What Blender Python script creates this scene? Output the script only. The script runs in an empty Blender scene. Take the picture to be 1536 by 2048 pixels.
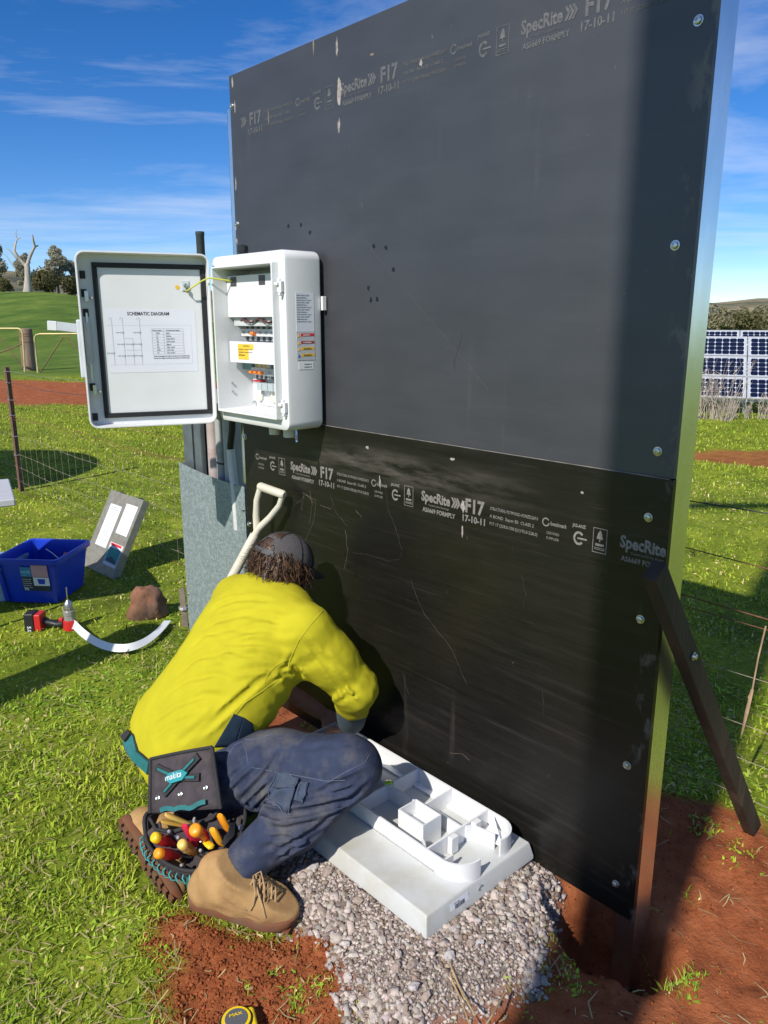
import bpy, math, random
import numpy as np
from mathutils import Vector, Matrix
random.seed(7); rng = np.random.default_rng(7)
SC = bpy.context.scene; COL = SC.collection
# ------------------------------------------------------------------ camera, sky, sun, exposure
TH = math.atan(384/1538.); CT, ST = math.cos(TH), math.sin(TH); EYE = 1.65
cd = bpy.data.cameras.new('camera'); cam = bpy.data.objects.new('camera', cd); COL.objects.link(cam)
cam.location = (0, 0, EYE); cam.rotation_euler = (math.pi/2 - TH, 0, 0)
cd.sensor_fit = 'VERTICAL'; cd.sensor_height = 36; cd.lens = 1538/2048*36; cd.clip_end = 3000; cd.clip_start = .05
SC.camera = cam
SUN_AZ, SUN_EL = math.radians(33), math.radians(39.5)
LH = Vector((math.sin(SUN_AZ), math.cos(SUN_AZ), 0)); LD = Vector((LH.x*math.cos(SUN_EL), LH.y*math.cos(SUN_EL), -math.sin(SUN_EL)))
W = bpy.data.worlds.new('World'); SC.world = W; W.use_nodes = True
nt = W.node_tree; nt.nodes.clear()
def wn(t, **k):
    n_ = nt.nodes.new(t)
    for a, b in k.items(): setattr(n_, a, b)
    return n_
sky = wn('ShaderNodeTexSky', sky_type='NISHITA', sun_disc=False, sun_elevation=SUN_EL, sun_rotation=SUN_AZ+math.pi, altitude=1600, air_density=.85, dust_density=.05, ozone_density=3.4)
tc = wn('ShaderNodeTexCoord'); sep = wn('ShaderNodeSeparateXYZ'); nt.links.new(tc.outputs['Generated'], sep.inputs[0])
def wm(op, a, b=None, c=None):
    m = wn('ShaderNodeMath', operation=op)
    for i, v in enumerate((a, b, c)):
        if v is None: continue
        if isinstance(v, (int, float)): m.inputs[i].default_value = v
        else: nt.links.new(v, m.inputs[i])
    return m.outputs[0]
zc = wm('MAXIMUM', wm('ADD', sep.outputs[2], .06), .02)          # cloud layer seen as a flat deck overhead
cx = wm('DIVIDE', sep.outputs[0], zc); cy = wm('DIVIDE', sep.outputs[1], zc)
cmb = wn('ShaderNodeCombineXYZ'); nt.links.new(cx, cmb.inputs[0]); nt.links.new(cy, cmb.inputs[1])
mp = wn('ShaderNodeMapping'); nt.links.new(cmb.outputs[0], mp.inputs[0]); mp.inputs['Scale'].default_value = (.32, .55, 1); mp.inputs['Location'].default_value = (3.37, 1.32, 0); mp.inputs['Rotation'].default_value = (0, 0, .25)
no = wn('ShaderNodeTexNoise'); no.inputs['Scale'].default_value = 1.15; no.inputs['Detail'].default_value = 8; no.inputs['Roughness'].default_value = .62; no.inputs['Distortion'].default_value = .35
nt.links.new(mp.outputs[0], no.inputs['Vector'])
rp = wn('ShaderNodeValToRGB'); rp.color_ramp.elements[0].position = .455; rp.color_ramp.elements[1].position = .78; nt.links.new(no.outputs[0], rp.inputs[0])
cf = wm('MULTIPLY', rp.outputs[0], wm('MULTIPLY_ADD', wm('MINIMUM', wm('MAXIMUM', wm('MULTIPLY', sep.outputs[2], 4.), 0.), 1.), .50, .30))
mx = wn('ShaderNodeMix', data_type='RGBA'); nt.links.new(cf, mx.inputs[0]); nt.links.new(sky.outputs[0], mx.inputs[6]); mx.inputs[7].default_value = (7.2, 7.4, 7.8, 1)
hs = wn('ShaderNodeHueSaturation'); hs.inputs['Saturation'].default_value = 1.31; hs.inputs['Hue'].default_value = .508; nt.links.new(mx.outputs[2], hs.inputs['Color'])
bg = wn('ShaderNodeBackground'); bg.inputs[1].default_value = .128; nt.links.new(hs.outputs[0], bg.inputs[0])
ow = wn('ShaderNodeOutputWorld'); nt.links.new(bg.outputs[0], ow.inputs[0])
sd = bpy.data.lights.new('sun', 'SUN'); sd.energy = 5.0; sd.angle = math.radians(.53); sd.color = (1, .945, .86)
so = bpy.data.objects.new('sun', sd); COL.objects.link(so); so.rotation_euler = LD.to_track_quat('-Z', 'Y').to_euler(); so.location = (-8, -12, 14)
SC.view_settings.view_transform = 'Standard'; SC.view_settings.look = 'None'; SC.view_settings.gamma = 1; SC.view_settings.exposure = .08
SC.render.resolution_x, SC.render.resolution_y = 768, 1024
# ------------------------------------------------------------------ from pixels to places (a pixel gives a direction, the distance is chosen)
def ray(px, py):
    u = (px-768)/1538.; v = (1024-py)/1538.
    return Vector((u, CT+v*ST, -ST+v*CT))
def at(px, py, Y): d = ray(px, py); return Vector((0, 0, EYE)) + d*(Y/d.y)
def gp(px, py, z=.05): d = ray(px, py); return Vector((0, 0, EYE)) + d*((z-EYE)/d.z)
AZ = math.radians(42.6); PE = Vector((-math.sin(AZ), math.cos(AZ), 0)); PN = Vector((-math.cos(AZ), -math.sin(AZ), 0))
P0 = Vector((.66, 1.719, .096)); PR = -math.radians(90-42.6); PO = P0 + PE*1.8
def pf(s, d, z): return PO - PE*s + PN*d + Vector((0, 0, z))      # along the board, out of the board, up from its lower edge
def topf(p): q = Vector(p)-PO; return -q.dot(PE), q.dot(PN), q.z
# ------------------------------------------------------------------ noise for shapes
_lat = rng.random((32, 32, 32)).astype(np.float32)*2-1
def vnoise(P, sc):
    q = np.asarray(P, np.float32)*sc; i = np.floor(q).astype(int); f = q-i; f = f*f*(3-2*f); r = 0
    for a in (0, 1):
        for b in (0, 1):
            for c in (0, 1):
                w = (f[..., 0] if a else 1-f[..., 0])*(f[..., 1] if b else 1-f[..., 1])*(f[..., 2] if c else 1-f[..., 2])
                r = r + w*_lat[(i[..., 0]+a) % 32, (i[..., 1]+b) % 32, (i[..., 2]+c) % 32]
    return r
def fbm(P, sc, o=3): return sum(vnoise(np.asarray(P)+17.3*k, sc*2**k)/2**k for k in range(o))
# ------------------------------------------------------------------ materials
MATS = {}
def M(name, col, rough=.55, metal=0, var=.12, vs=18, bump=0., bs=60, spec=.5, col2=None, stretch=None, coat=0, trans=0, alpha=1, c2pos=(.5, .75), sss=0, detail=5):
    """principled material: colour varied by noise, optional second (dirt) colour, optional fine relief"""
    if name in MATS: return MATS[name]
    m = bpy.data.materials.new(name); m.use_nodes = True; t = m.node_tree; L = t.links.new
    b = t.nodes['Principled BSDF']; b.inputs['Roughness'].default_value = rough; b.inputs['Metallic'].default_value = metal
    b.inputs['Specular IOR Level'].default_value = spec; b.inputs['Coat Weight'].default_value = coat
    b.inputs['Transmission Weight'].default_value = trans; b.inputs['Alpha'].default_value = alpha
    if sss: b.inputs['Subsurface Weight'].default_value = sss; b.inputs['Subsurface Radius'].default_value = (.01, .005, .003)
    c = t.nodes.new('ShaderNodeTexCoord'); mp = t.nodes.new('ShaderNodeMapping'); L(c.outputs['Object'], mp.inputs[0])
    if stretch: mp.inputs['Scale'].default_value = stretch
    n1 = t.nodes.new('ShaderNodeTexNoise'); n1.inputs['Scale'].default_value = vs; n1.inputs['Detail'].default_value = detail; L(mp.outputs[0], n1.inputs['Vector'])
    h = t.nodes.new('ShaderNodeMapRange'); h.inputs[1].default_value = .25; h.inputs[2].default_value = .75; h.inputs[3].default_value = 1-var; h.inputs[4].default_value = 1+var; L(n1.outputs[0], h.inputs[0])
    x = t.nodes.new('ShaderNodeMix'); x.data_type = 'RGBA'; x.blend_type = 'MULTIPLY'; x.inputs[0].default_value = 1; x.inputs[6].default_value = (*col, 1); L(h.outputs[0], x.inputs[7])
    out = x.outputs[2]
    if col2:
        n2 = t.nodes.new('ShaderNodeTexNoise'); n2.inputs['Scale'].default_value = vs*.37; n2.inputs['Detail'].default_value = 7; n2.inputs['Roughness'].default_value = .65; L(mp.outputs[0], n2.inputs['Vector'])
        r = t.nodes.new('ShaderNodeValToRGB'); r.color_ramp.elements[0].position, r.color_ramp.elements[1].position = c2pos; L(n2.outputs[0], r.inputs[0])
        y = t.nodes.new('ShaderNodeMix'); y.data_type = 'RGBA'; L(r.outputs[0], y.inputs[0]); L(out, y.inputs[6]); y.inputs[7].default_value = (*col2, 1); out = y.outputs[2]
    L(out, b.inputs['Base Color'])
    if bump:
        n3 = t.nodes.new('ShaderNodeTexNoise'); n3.inputs['Scale'].default_value = bs; n3.inputs['Detail'].default_value = 4; L(mp.outputs[0], n3.inputs['Vector'])
        bp = t.nodes.new('ShaderNodeBump'); bp.inputs['Strength'].default_value = bump; bp.inputs['Distance'].default_value = .01; L(n3.outputs[0], bp.inputs['Height']); L(bp.outputs[0], b.inputs['Normal'])
    MATS[name] = m; return m
# ------------------------------------------------------------------ meshes
def frame(d):
    d = Vector(d).normalized(); a = Vector((0, 0, 1)) if abs(d.z) < .95 else Vector((1, 0, 0))
    x = d.cross(a).normalized(); return x, d.cross(x).normalized()
class MB:
    def __init__(s): s.v = []; s.f = []; s.m = []
    def add(s, v, f, mi=0):
        o = len(s.v); s.v += [tuple(p) for p in v]; s.f += [tuple(i+o for i in q) for q in f]; s.m += [mi]*len(f); return s
    def box(s, a, b, mi=0, rot=None, piv=None):
        x0, y0, z0 = a; x1, y1, z1 = b
        v = [Vector(p) for p in ((x0, y0, z0), (x1, y0, z0), (x1, y1, z0), (x0, y1, z0), (x0, y0, z1), (x1, y0, z1), (x1, y1, z1), (x0, y1, z1))]
        if rot is not None: c = Vector(piv) if piv else (v[0]+v[6])/2; v = [rot @ (p-c)+c for p in v]
        return s.add(v, [(0, 3, 2, 1), (4, 5, 6, 7), (0, 1, 5, 4), (1, 2, 6, 5), (2, 3, 7, 6), (3, 0, 4, 7)], mi)
    def bar(s, a, b, w, h, up=(0, 0, 1), mi=0):
        a, b = Vector(a), Vector(b); d = (b-a).normalized(); x = d.cross(Vector(up)).normalized(); y = x.cross(d)
        v = [p + x*i*w/2 + y*j*h/2 for p in (a, b) for i, j in ((-1, -1), (1, -1), (1, 1), (-1, 1))]
        return s.add(v, [(0, 1, 2, 3), (7, 6, 5, 4), (0, 4, 5, 1), (1, 5, 6, 2), (2, 6, 7, 3), (3, 7, 4, 0)], mi)
    def tube(s, pts, r, n=8, mi=0, cap=True, squash=1.):
        pts = [Vector(p) for p in pts]; k = len(pts); rs = r if hasattr(r, '__len__') else [r]*k; v = []; x = None
        for i, p in enumerate(pts):
            d = (pts[min(i+1, k-1)]-pts[max(i-1, 0)]).normalized()
            if x is None: x, y = frame(d)
            else: x = (x-d*x.dot(d)).normalized(); y = d.cross(x)
            for j in range(n): a = 2*math.pi*j/n; v.append(p + x*(math.cos(a)*rs[i]) + y*(math.sin(a)*rs[i]*squash))
        f = [(i*n+j, i*n+(j+1) % n, (i+1)*n+(j+1) % n, (i+1)*n+j) for i in range(k-1) for j in range(n)]
        if cap: f += [tuple(range(n-1, -1, -1)), tuple(range((k-1)*n, k*n))]
        return s.add(v, f, mi)
    def ribbon(s, pts, w, t, nrm, mi=0):
        """a flat strap of width w and thickness t following pts; nrm(i) or one normal"""
        k = len(pts); pts = [Vector(p) for p in pts]; v = []
        for i, p in enumerate(pts):
            d = (pts[min(i+1, k-1)]-pts[max(i-1, 0)]).normalized(); nn = Vector(nrm[i] if isinstance(nrm, list) else nrm); nn = (nn-d*nn.dot(d)).normalized(); b = d.cross(nn)
            v += [p-b*w/2-nn*t/2, p+b*w/2-nn*t/2, p+b*w/2+nn*t/2, p-b*w/2+nn*t/2]
        f = [(i*4+j, i*4+(j+1) % 4, (i+1)*4+(j+1) % 4, (i+1)*4+j) for i in range(k-1) for j in range(4)]+[(3, 2, 1, 0), (4*k-4, 4*k-3, 4*k-2, 4*k-1)]
        return s.add(v, f, mi)
    def lathe(s, a, d, prof, n=16, mi=0):
        """prof = [(distance along d, radius)]"""
        a = Vector(a); d = Vector(d).normalized(); x, y = frame(d); v = []
        for h, r in prof:
            for j in range(n): q = 2*math.pi*j/n; v.append(a+d*h+(x*math.cos(q)+y*math.sin(q))*r)
        k = len(prof); f = [(i*n+j, i*n+(j+1) % n, (i+1)*n+(j+1) % n, (i+1)*n+j) for i in range(k-1) for j in range(n)]
        f += [tuple(range(n-1, -1, -1)), tuple(range((k-1)*n, k*n))]
        return s.add(v, f, mi)
    def prism(s, poly, axis, a, b, mi=0):
        """extrude a 2D polygon along axis 'x','y' or 'z' from a to b"""
        def P(p, h): return {'x': (h, p[0], p[1]), 'y': (p[0], h, p[1]), 'z': (p[0], p[1], h)}[axis]
        n = len(poly); v = [P(p, a) for p in poly]+[P(p, b) for p in poly]
        f = [tuple(range(n-1, -1, -1)), tuple(range(n, 2*n))]+[(i, (i+1) % n, n+(i+1) % n, n+i) for i in range(n)]
        return s.add(v, f, mi)
    def quad(s, a, b, c, d, mi=0): return s.add([a, b, c, d], [(0, 1, 2, 3)], mi)
    def mesh(s, name): return mk(name, s.v, s.f, s.m)
def mk(name, v, f, mi=None):
    me = bpy.data.meshes.new(name); me.from_pydata([tuple(p) for p in v], [], f); 
    if mi is not None and any(mi): me.polygons.foreach_set('material_index', mi)
    import bmesh
    bm = bmesh.new(); bm.from_mesh(me); bmesh.ops.recalc_face_normals(bm, faces=bm.faces); bm.to_mesh(me); bm.free(); return me
def obj(name, me, mat, parent=None, smooth=None, bevel=0, loc=None, rot=None, fix=True):
    if isinstance(me, MB): me = me.mesh(name)
    o = bpy.data.objects.new(name, me); COL.objects.link(o)
    for m in (mat if isinstance(mat, (list, tuple)) else [mat]):
        if len(me.materials) < (len(mat) if isinstance(mat, (list, tuple)) else 1): me.materials.append(m)
    if parent is not None: o.parent = parent
    if loc is not None: o.location = loc
    if rot is not None: o.rotation_euler = rot
    if smooth:
        me.polygons.foreach_set('use_smooth', [True]*len(me.polygons)); me.set_sharp_from_angle(angle=math.radians(smooth))
    if bevel:
        b = o.modifiers.new('bevel', 'BEVEL'); b.width = bevel; b.segments = 2; b.limit_method = 'ANGLE'; b.angle_limit = math.radians(40)
        if not smooth: me.polygons.foreach_set('use_smooth', [True]*len(me.polygons)); b.harden_normals = True
    return o
def tag(o, label=None, cat=None, group=None, kind=None):
    for k, v in (('label', label), ('category', cat), ('group', group), ('kind', kind)):
        if v: o[k] = v
    return o
def thing(name, label, cat, loc=(0, 0, 0), rotz=0, group=None, rot=None):
    o = bpy.data.objects.new(name, None); COL.objects.link(o); o.location = loc; o.rotation_euler = rot if rot else (0, 0, rotz); o.empty_display_size = .1
    return tag(o, label, cat, group)
def copy_tree(o, parent=None):
    c = o.copy(); COL.objects.link(c); c.parent = parent
    for ch in o.children: copy_tree(ch, c)
    return c
def text(name, s, size, mat, parent, loc, rot=(math.pi/2, 0, 0), wide=None, bold=0., th=.0004, align='LEFT', shear=0):
    """flat print: letters as a thin mesh, fitted to the width 'wide' when given"""
    cu = bpy.data.curves.new(name, 'FONT'); cu.body = s; cu.size = size; cu.offset = bold*size; cu.extrude = th/2; cu.align_x = align; cu.resolution_u = 2; cu.shear = shear
    to = bpy.data.objects.new(name, cu); COL.objects.link(to); dg = bpy.context.evaluated_depsgraph_get(); me = bpy.data.meshes.new_from_object(to.evaluated_get(dg)); bpy.data.objects.remove(to); bpy.data.curves.remove(cu)
    me.materials.clear(); co = np.empty(len(me.vertices)*3, np.float32); me.vertices.foreach_get('co', co); co = co.reshape(-1, 3)
    if wide and len(co): co[:, 0] *= wide/max(np.ptp(co[:, 0]), 1e-4); me.vertices.foreach_set('co', co.ravel())
    return obj(name, me, mat, parent, loc=loc, rot=rot)
# ------------------------------------------------------------------ smooth bodies: a distance field skinned by surface nets
class SDF:
    def __init__(s, lo, hi, h):
        s.lo = np.array(lo, np.float32); s.h = h; s.n = np.ceil((np.array(hi)-s.lo)/h).astype(int)+1; s.F = np.full(s.n, .5, np.float32)
    def grid(s, sl=None):
        a = [np.arange(k, dtype=np.float32)*s.h for k in s.n]
        if sl: a = [q[w] for q, w in zip(a, sl)]
        g = np.stack(np.meshgrid(*a, indexing='ij'), -1); return g+s.lo
    def cap(s, a, b, ra, rb=None, k=.03, flat=None, ff=1., sub=False):
        a, b = np.array(a, np.float32), np.array(b, np.float32); rb = ra if rb is None else rb; m = max(ra, rb)/min(ff, 1)*1.05+.07
        i0 = np.maximum(np.floor((np.minimum(a, b)-m-s.lo)/s.h).astype(int), 0); i1 = np.minimum(np.ceil((np.maximum(a, b)+m-s.lo)/s.h).astype(int)+1, s.n)
        if (i1 <= i0).any(): return s
        sl = tuple(slice(p, q) for p, q in zip(i0, i1)); P = s.grid(sl); d = b-a; t = np.clip(((P-a)@d)/max(float(d@d), 1e-9), 0, 1)[..., None]; q = P-(a+t*d)
        if flat is not None: w = np.array(flat, np.float32); w = w/np.linalg.norm(w); q = q+(1/ff-1)*(q@w)[..., None]*w
        D = np.linalg.norm(q, axis=-1)-(ra+(rb-ra)*t[..., 0]); A = s.F[sl]
        if sub: D = -D; hh = np.clip(.5-.5*(D-A)/k*-1, 0, 1) if k > 1e-6 else 0; s.F[sl] = np.maximum(A, D)
        else: hh = np.clip(.5+.5*(A-D)/k, 0, 1); s.F[sl] = A+(D-A)*hh-k*hh*(1-hh)
        return s
    def chain(s, pts, rs, k=.03, **kw):
        for i in range(len(pts)-1): s.cap(pts[i], pts[i+1], rs[i], rs[i+1], k, **kw)
        return s
    def disp(s, fn, band=.06):
        idx = np.argwhere(np.abs(s.F) < band); P = idx*s.h+s.lo; s.F[tuple(idx.T)] -= fn(P).astype(np.float32); return s
    def cut(s, p, nrm):
        P = s.grid(); nrm = np.array(nrm, float); nrm /= np.linalg.norm(nrm); s.F = np.maximum(s.F, ((P-np.array(p))@nrm).astype(np.float32)); return s
    def mesh(s, name, relax=2):
        F = s.F; n = s.n-1; acc = np.zeros((*n, 3), np.float32); cnt = np.zeros(n, np.float32)
        C = [(0, 0, 0), (1, 0, 0), (0, 1, 0), (1, 1, 0), (0, 0, 1), (1, 0, 1), (0, 1, 1), (1, 1, 1)]
        def g(c): return F[c[0]:c[0]+n[0], c[1]:c[1]+n[1], c[2]:c[2]+n[2]]
        for i in range(8):
            for ax in range(3):
                if C[i][ax]: continue
                c2 = list(C[i]); c2[ax] = 1; a, b = g(C[i]), g(c2); m = (a < 0) != (b < 0); t = np.where(m, a/np.where(m, a-b, 1), 0)
                for q in range(3): acc[..., q] += m*(C[i][q]+(t if q == ax else 0))
                cnt += m
        cells = np.argwhere(cnt > 0); ix = np.full(n, -1, np.int64); ix[tuple(cells.T)] = np.arange(len(cells))
        V = (cells+acc[tuple(cells.T)]/cnt[tuple(cells.T)][:, None])*s.h+s.lo; faces = []
        for ax in range(3):
            o1, o2 = [q for q in range(3) if q != ax]; sl0 = [slice(None)]*3; sl1 = [slice(None)]*3; sl0[ax] = slice(0, -1); sl1[ax] = slice(1, None)
            a, b = F[tuple(sl0)] < 0, F[tuple(sl1)] < 0; e = np.argwhere(a != b); e = e[(e[:, o1] > 0) & (e[:, o2] > 0) & (e[:, o1] < n[o1]) & (e[:, o2] < n[o2])]
            if not len(e): continue
            fl = a[tuple(e.T)]; q = []
            for d1, d2 in ((-1, -1), (0, -1), (0, 0), (-1, 0)):
                w = e.copy(); w[:, o1] += d1; w[:, o2] += d2; q.append(ix[tuple(w.T)])
            q = np.stack(q, 1); flip = fl if ax != 1 else ~fl; q[~flip] = q[~flip][:, ::-1]; faces.append(q)
        Q = np.concatenate(faces)
        for _ in range(relax):
            S = np.zeros_like(V); N = np.zeros(len(V))
            for i in range(4):
                np.add.at(S, Q[:, i], V[Q[:, (i+1) % 4]]+V[Q[:, (i-1) % 4]]); np.add.at(N, Q[:, i], 2)
            V = V*.5+.5*S/N[:, None]
        return npmesh(name, V, Q)
def npmesh(name, V, Q, smooth=True):
    me = bpy.data.meshes.new(name); k = Q.shape[1]; me.vertices.add(len(V)); me.vertices.foreach_set('co', np.asarray(V, np.float32).ravel())
    me.loops.add(Q.size); me.loops.foreach_set('vertex_index', Q.ravel().astype(np.int32)); me.polygons.add(len(Q)); me.polygons.foreach_set('loop_start', np.arange(0, Q.size, k, dtype=np.int32))
    me.update(calc_edges=True); me.validate()
    if smooth: me.polygons.foreach_set('use_smooth', np.ones(len(me.polygons), bool))
    return me
def facemat(me, fn):
    """material index per face from its centre"""
    c = np.empty(len(me.polygons)*3, np.float32); me.polygons.foreach_get('center', c); me.polygons.foreach_set('material_index', fn(c.reshape(-1, 3)).astype(np.int32))
# ------------------------------------------------------------------ ground
def poly_px(pts, z=.05): return np.array([tuple(gp(x, y, z))[:2] for x, y in pts])
def sdpoly(P, poly):
    d = np.full(len(P), 1e9); ins = np.zeros(len(P), bool)
    for i in range(len(poly)):
        a, b = poly[i-1], poly[i]; e = b-a; w = P-a; t = np.clip((w@e)/(e@e), 0, 1); d = np.minimum(d, np.hypot(*(w-t[:, None]*e).T))
        c = ((a[1] > P[:, 1]) != (b[1] > P[:, 1])) & (P[:, 0] < (b[0]-a[0])*(P[:, 1]-a[1])/(b[1]-a[1]+1e-12)+a[0]); ins ^= c
    return np.where(ins, -d, d)
def sm(a, b, x): t = np.clip((x-a)/(b-a), 0, 1); return t*t*(3-2*t)
SOIL_A = poly_px([(296, 1840), (380, 1812), (425, 1850), (560, 1885), (640, 1850), (700, 1890), (740, 1960), (740, 2110), (345, 2110), (300, 1985), (330, 1930), (285, 1895)])
SOIL_B = poly_px([(700, 1985), (850, 2040), (1010, 1955), (1085, 1840), (1130, 1750), (1200, 1660), (1310, 1580), (1400, 1590), (1480, 1625), (1560, 1690), (1900, 1900), (1900, 2500), (690, 2500)])
SOIL_C = np.array([tuple(pf(s, d, 0))[:2] for s, d in ((-.35, -.12), (-.3, .13), (.3, .2), (1.0, .3), (1.5, .2), (1.9, .2), (1.9, -.3), (1.2, -.35), (.3, -.2))])
TRACK = np.array([(-40, 21.5), (-9.2, 20.9), (-4, 20.5), (3, 21), (3, 16), (-3.5, 15.2), (-6.9, 15.3), (-10, 15.8), (-40, 17)])
DIRT = np.array([(2.6, 9.5), (3.4, 9.9), (4.6, 9.7), (6, 9.3), (7.5, 8.6), (7.5, 7.4), (5.4, 7.7), (4.5, 7.9), (4.0, 8.5), (3.3, 8.8)])
GRAVEL = poly_px([(535, 1700), (552, 1790), (600, 1835), (680, 1875), (695, 1960), (770, 2035), (865, 2040), (985, 2000), (1070, 1940), (1090, 1880), (1128, 1800), (1105, 1730), (1060, 1660), (700, 1480), (560, 1620)], .09)
HOLE = pf(1.76, .03, 0)
def gh(x, y):
    x = np.asarray(x, float); y = np.asarray(y, float); P = np.stack([x.ravel(), y.ravel()], 1); Q = np.c_[P, np.zeros(len(P))]; r = np.hypot(*P.T)
    z = .05+.014*vnoise(Q, 1.3)*sm(30, 5, r)+.004*vnoise(Q, 9)*sm(12, 3, r)
    near = r < 6
    if near.any():
        N = P[near]; R = Q[near]; zz = z[near]
        zz += .066*sm(.07, -.12, sdpoly(N, GRAVEL)); zz += (.012+.012*fbm(R, 18, 3))*sm(.02, -.07, sdpoly(N, SOIL_A)); zz += .011*fbm(R, 12, 3)*sm(.02, -.1, sdpoly(N, SOIL_B))
        q = N-np.array(HOLE.xy); lx = q@np.array((-PE.x, -PE.y)); ly = q@np.array((PN.x, PN.y)); zz -= .20*sm(1.2, .72, np.hypot(lx/.175, ly/.125)+.14*vnoise(R, 16))
        z[near] = zz
    rat = P[:, 0]/np.maximum(P[:, 1], 1); ahead = sm(26, 60, P[:, 1])
    z += ahead*(6.9*sm(24, 150, P[:, 1])*sm(-.16, -.44, rat)+.6*vnoise(Q, .02)) - 2.2*sm(60, 160, P[:, 1])*sm(.1, .4, rat)
    z += 1.2*sm(60, 200, -P[:, 1])*vnoise(Q, .015)
    return z.reshape(x.shape)
def gz1(x, y): return float(gh(np.array([x]), np.array([y]))[0])
def soilmask(P):
    """1 = bare red soil, 0 = grass"""
    Q = np.c_[P, np.zeros(len(P))]; n_ = .05*fbm(Q, 7, 3); m = np.zeros(len(P)); near = np.hypot(*P.T) < 12
    for S in (SOIL_A, SOIL_B, SOIL_C): m[near] = np.maximum(m[near], sm(.035, -.045, sdpoly(P[near], S)+n_[near]))
    m = np.maximum(m, sm(.35, -.35, sdpoly(P, TRACK)+.5*fbm(Q, .6, 3))); m = np.maximum(m, .85*sm(.12, -.15, sdpoly(P, DIRT)+.3*fbm(Q, 1.6, 3)))
    return m
ang = np.concatenate([np.arange(-62, 62, .42), np.arange(62, 298, 4.)]); rad = np.concatenate([[.02, .3], .55*1.0125**np.arange(0, 600)]); rad = rad[rad < 900]
A_, R_ = np.meshgrid(np.radians(ang), rad, indexing='ij'); GX, GY = R_*np.sin(A_), R_*np.cos(A_); GZ = gh(GX, GY)
na, nr = GX.shape; I = np.arange(na*nr).reshape(na, nr); J = np.roll(I, -1, 0)
quads = np.stack([I[:, :-1], I[:, 1:], J[:, 1:], J[:, :-1]], -1).reshape(-1, 4)[:, ::-1]
gme = npmesh('ground', np.stack([GX, GY, GZ], -1).reshape(-1, 3), quads)
GP = np.stack([GX.ravel(), GY.ravel()], 1); att = gme.attributes.new('soil', 'FLOAT', 'POINT'); att.data.foreach_set('value', soilmask(GP).astype(np.float32))
att = gme.attributes.new('gravel', 'FLOAT', 'POINT'); gm_ = np.zeros(len(GP)); k_ = np.hypot(*GP.T) < 6; gm_[k_] = sm(.03, -.05, sdpoly(GP[k_], GRAVEL)); att.data.foreach_set('value', gm_.astype(np.float32))
att = gme.attributes.new('paddock', 'FLOAT', 'POINT'); att.data.foreach_set('value', (sm(21.5, 25, GP[:, 1]+.6*vnoise(np.c_[GP, GP[:, :1]*0], .8))*sm(.15, .0, GP[:, 0]/np.maximum(GP[:, 1], 1))).astype(np.float32))
def ground_mat():
    m = bpy.data.materials.new('field'); m.use_nodes = True; t = m.node_tree; L = t.links.new; b = t.nodes['Principled BSDF']; b.inputs['Roughness'].default_value = .95; b.inputs['Specular IOR Level'].default_value = .12
    c = t.nodes.new('ShaderNodeTexCoord')
    def noise(sc, det=6, rough=.6, st=None):
        v = c.outputs['Object']
        if st: mp = t.nodes.new('ShaderNodeMapping'); mp.inputs['Scale'].default_value = st; L(v, mp.inputs[0]); v = mp.outputs[0]
        n = t.nodes.new('ShaderNodeTexNoise'); n.inputs['Scale'].default_value = sc; n.inputs['Detail'].default_value = det; n.inputs['Roughness'].default_value = rough; L(v, n.inputs['Vector']); return n.outputs[0]
    def ramp(v, *st):
        r = t.nodes.new('ShaderNodeValToRGB'); e = r.color_ramp.elements
        while len(e) < len(st): e.new(.5)
        for q, (p, col) in zip(e, st): q.position = p; q.color = (*col, 1)
        L(v, r.inputs[0]); return r.outputs[0]
    def mix(f, a, b_, bt='MIX'):
        x = t.nodes.new('ShaderNodeMix'); x.data_type = 'RGBA'; x.blend_type = bt
        for s_, v in ((0, f), (6, a), (7, b_)):
            if isinstance(v, (int, float)): x.inputs[s_].default_value = v
            else: L(v, x.inputs[s_])
        return x.outputs[2]
    def attr(n): a = t.nodes.new('ShaderNodeAttribute'); a.attribute_name = n; return a.outputs['Fac']
    grass = ramp(noise(2.2, 10, .72), (.30, (.10, .13, .014)), (.5, (.21, .26, .024)), (.66, (.36, .385, .042)), (.82, (.42, .39, .10)))
    grass = mix(ramp(noise(34, 4, .7, (1, .6, 1)), (.35, (0, 0, 0)), (.7, (1, 1, 1))), grass, mix(1, grass, ramp(noise(.11, 3), (.3, (.45, .60, .40)), (.7, (.85, .88, .65))), 'MULTIPLY'))
    grass = mix(attr('paddock'), grass, ramp(noise(.22, 12, .82, (1, .4, 1)), (.36, (.045, .095, .014)), (.5, (.10, .165, .022)), (.64, (.18, .235, .04))))
    soil = ramp(noise(9, 10, .7), (.3, (.17, .046, .018)), (.5, (.33, .100, .037)), (.75, (.46, .165, .070)))
    grav = ramp(noise(70, 5, .7), (.3, (.13, .10, .085)), (.6, (.32, .27, .235)), (.8, (.45, .40, .36)))
    col = mix(attr('soil'), grass, soil); col = mix(attr('gravel'), col, grav); L(col, b.inputs['Base Color'])
    bp = t.nodes.new('ShaderNodeBump'); bp.inputs['Strength'].default_value = .7; bp.inputs['Distance'].default_value = .02; L(noise(55, 6, .7), bp.inputs['Height']); L(bp.outputs[0], b.inputs['Normal']); return m
tag(obj('ground', gme, ground_mat()), kind='structure')
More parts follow.
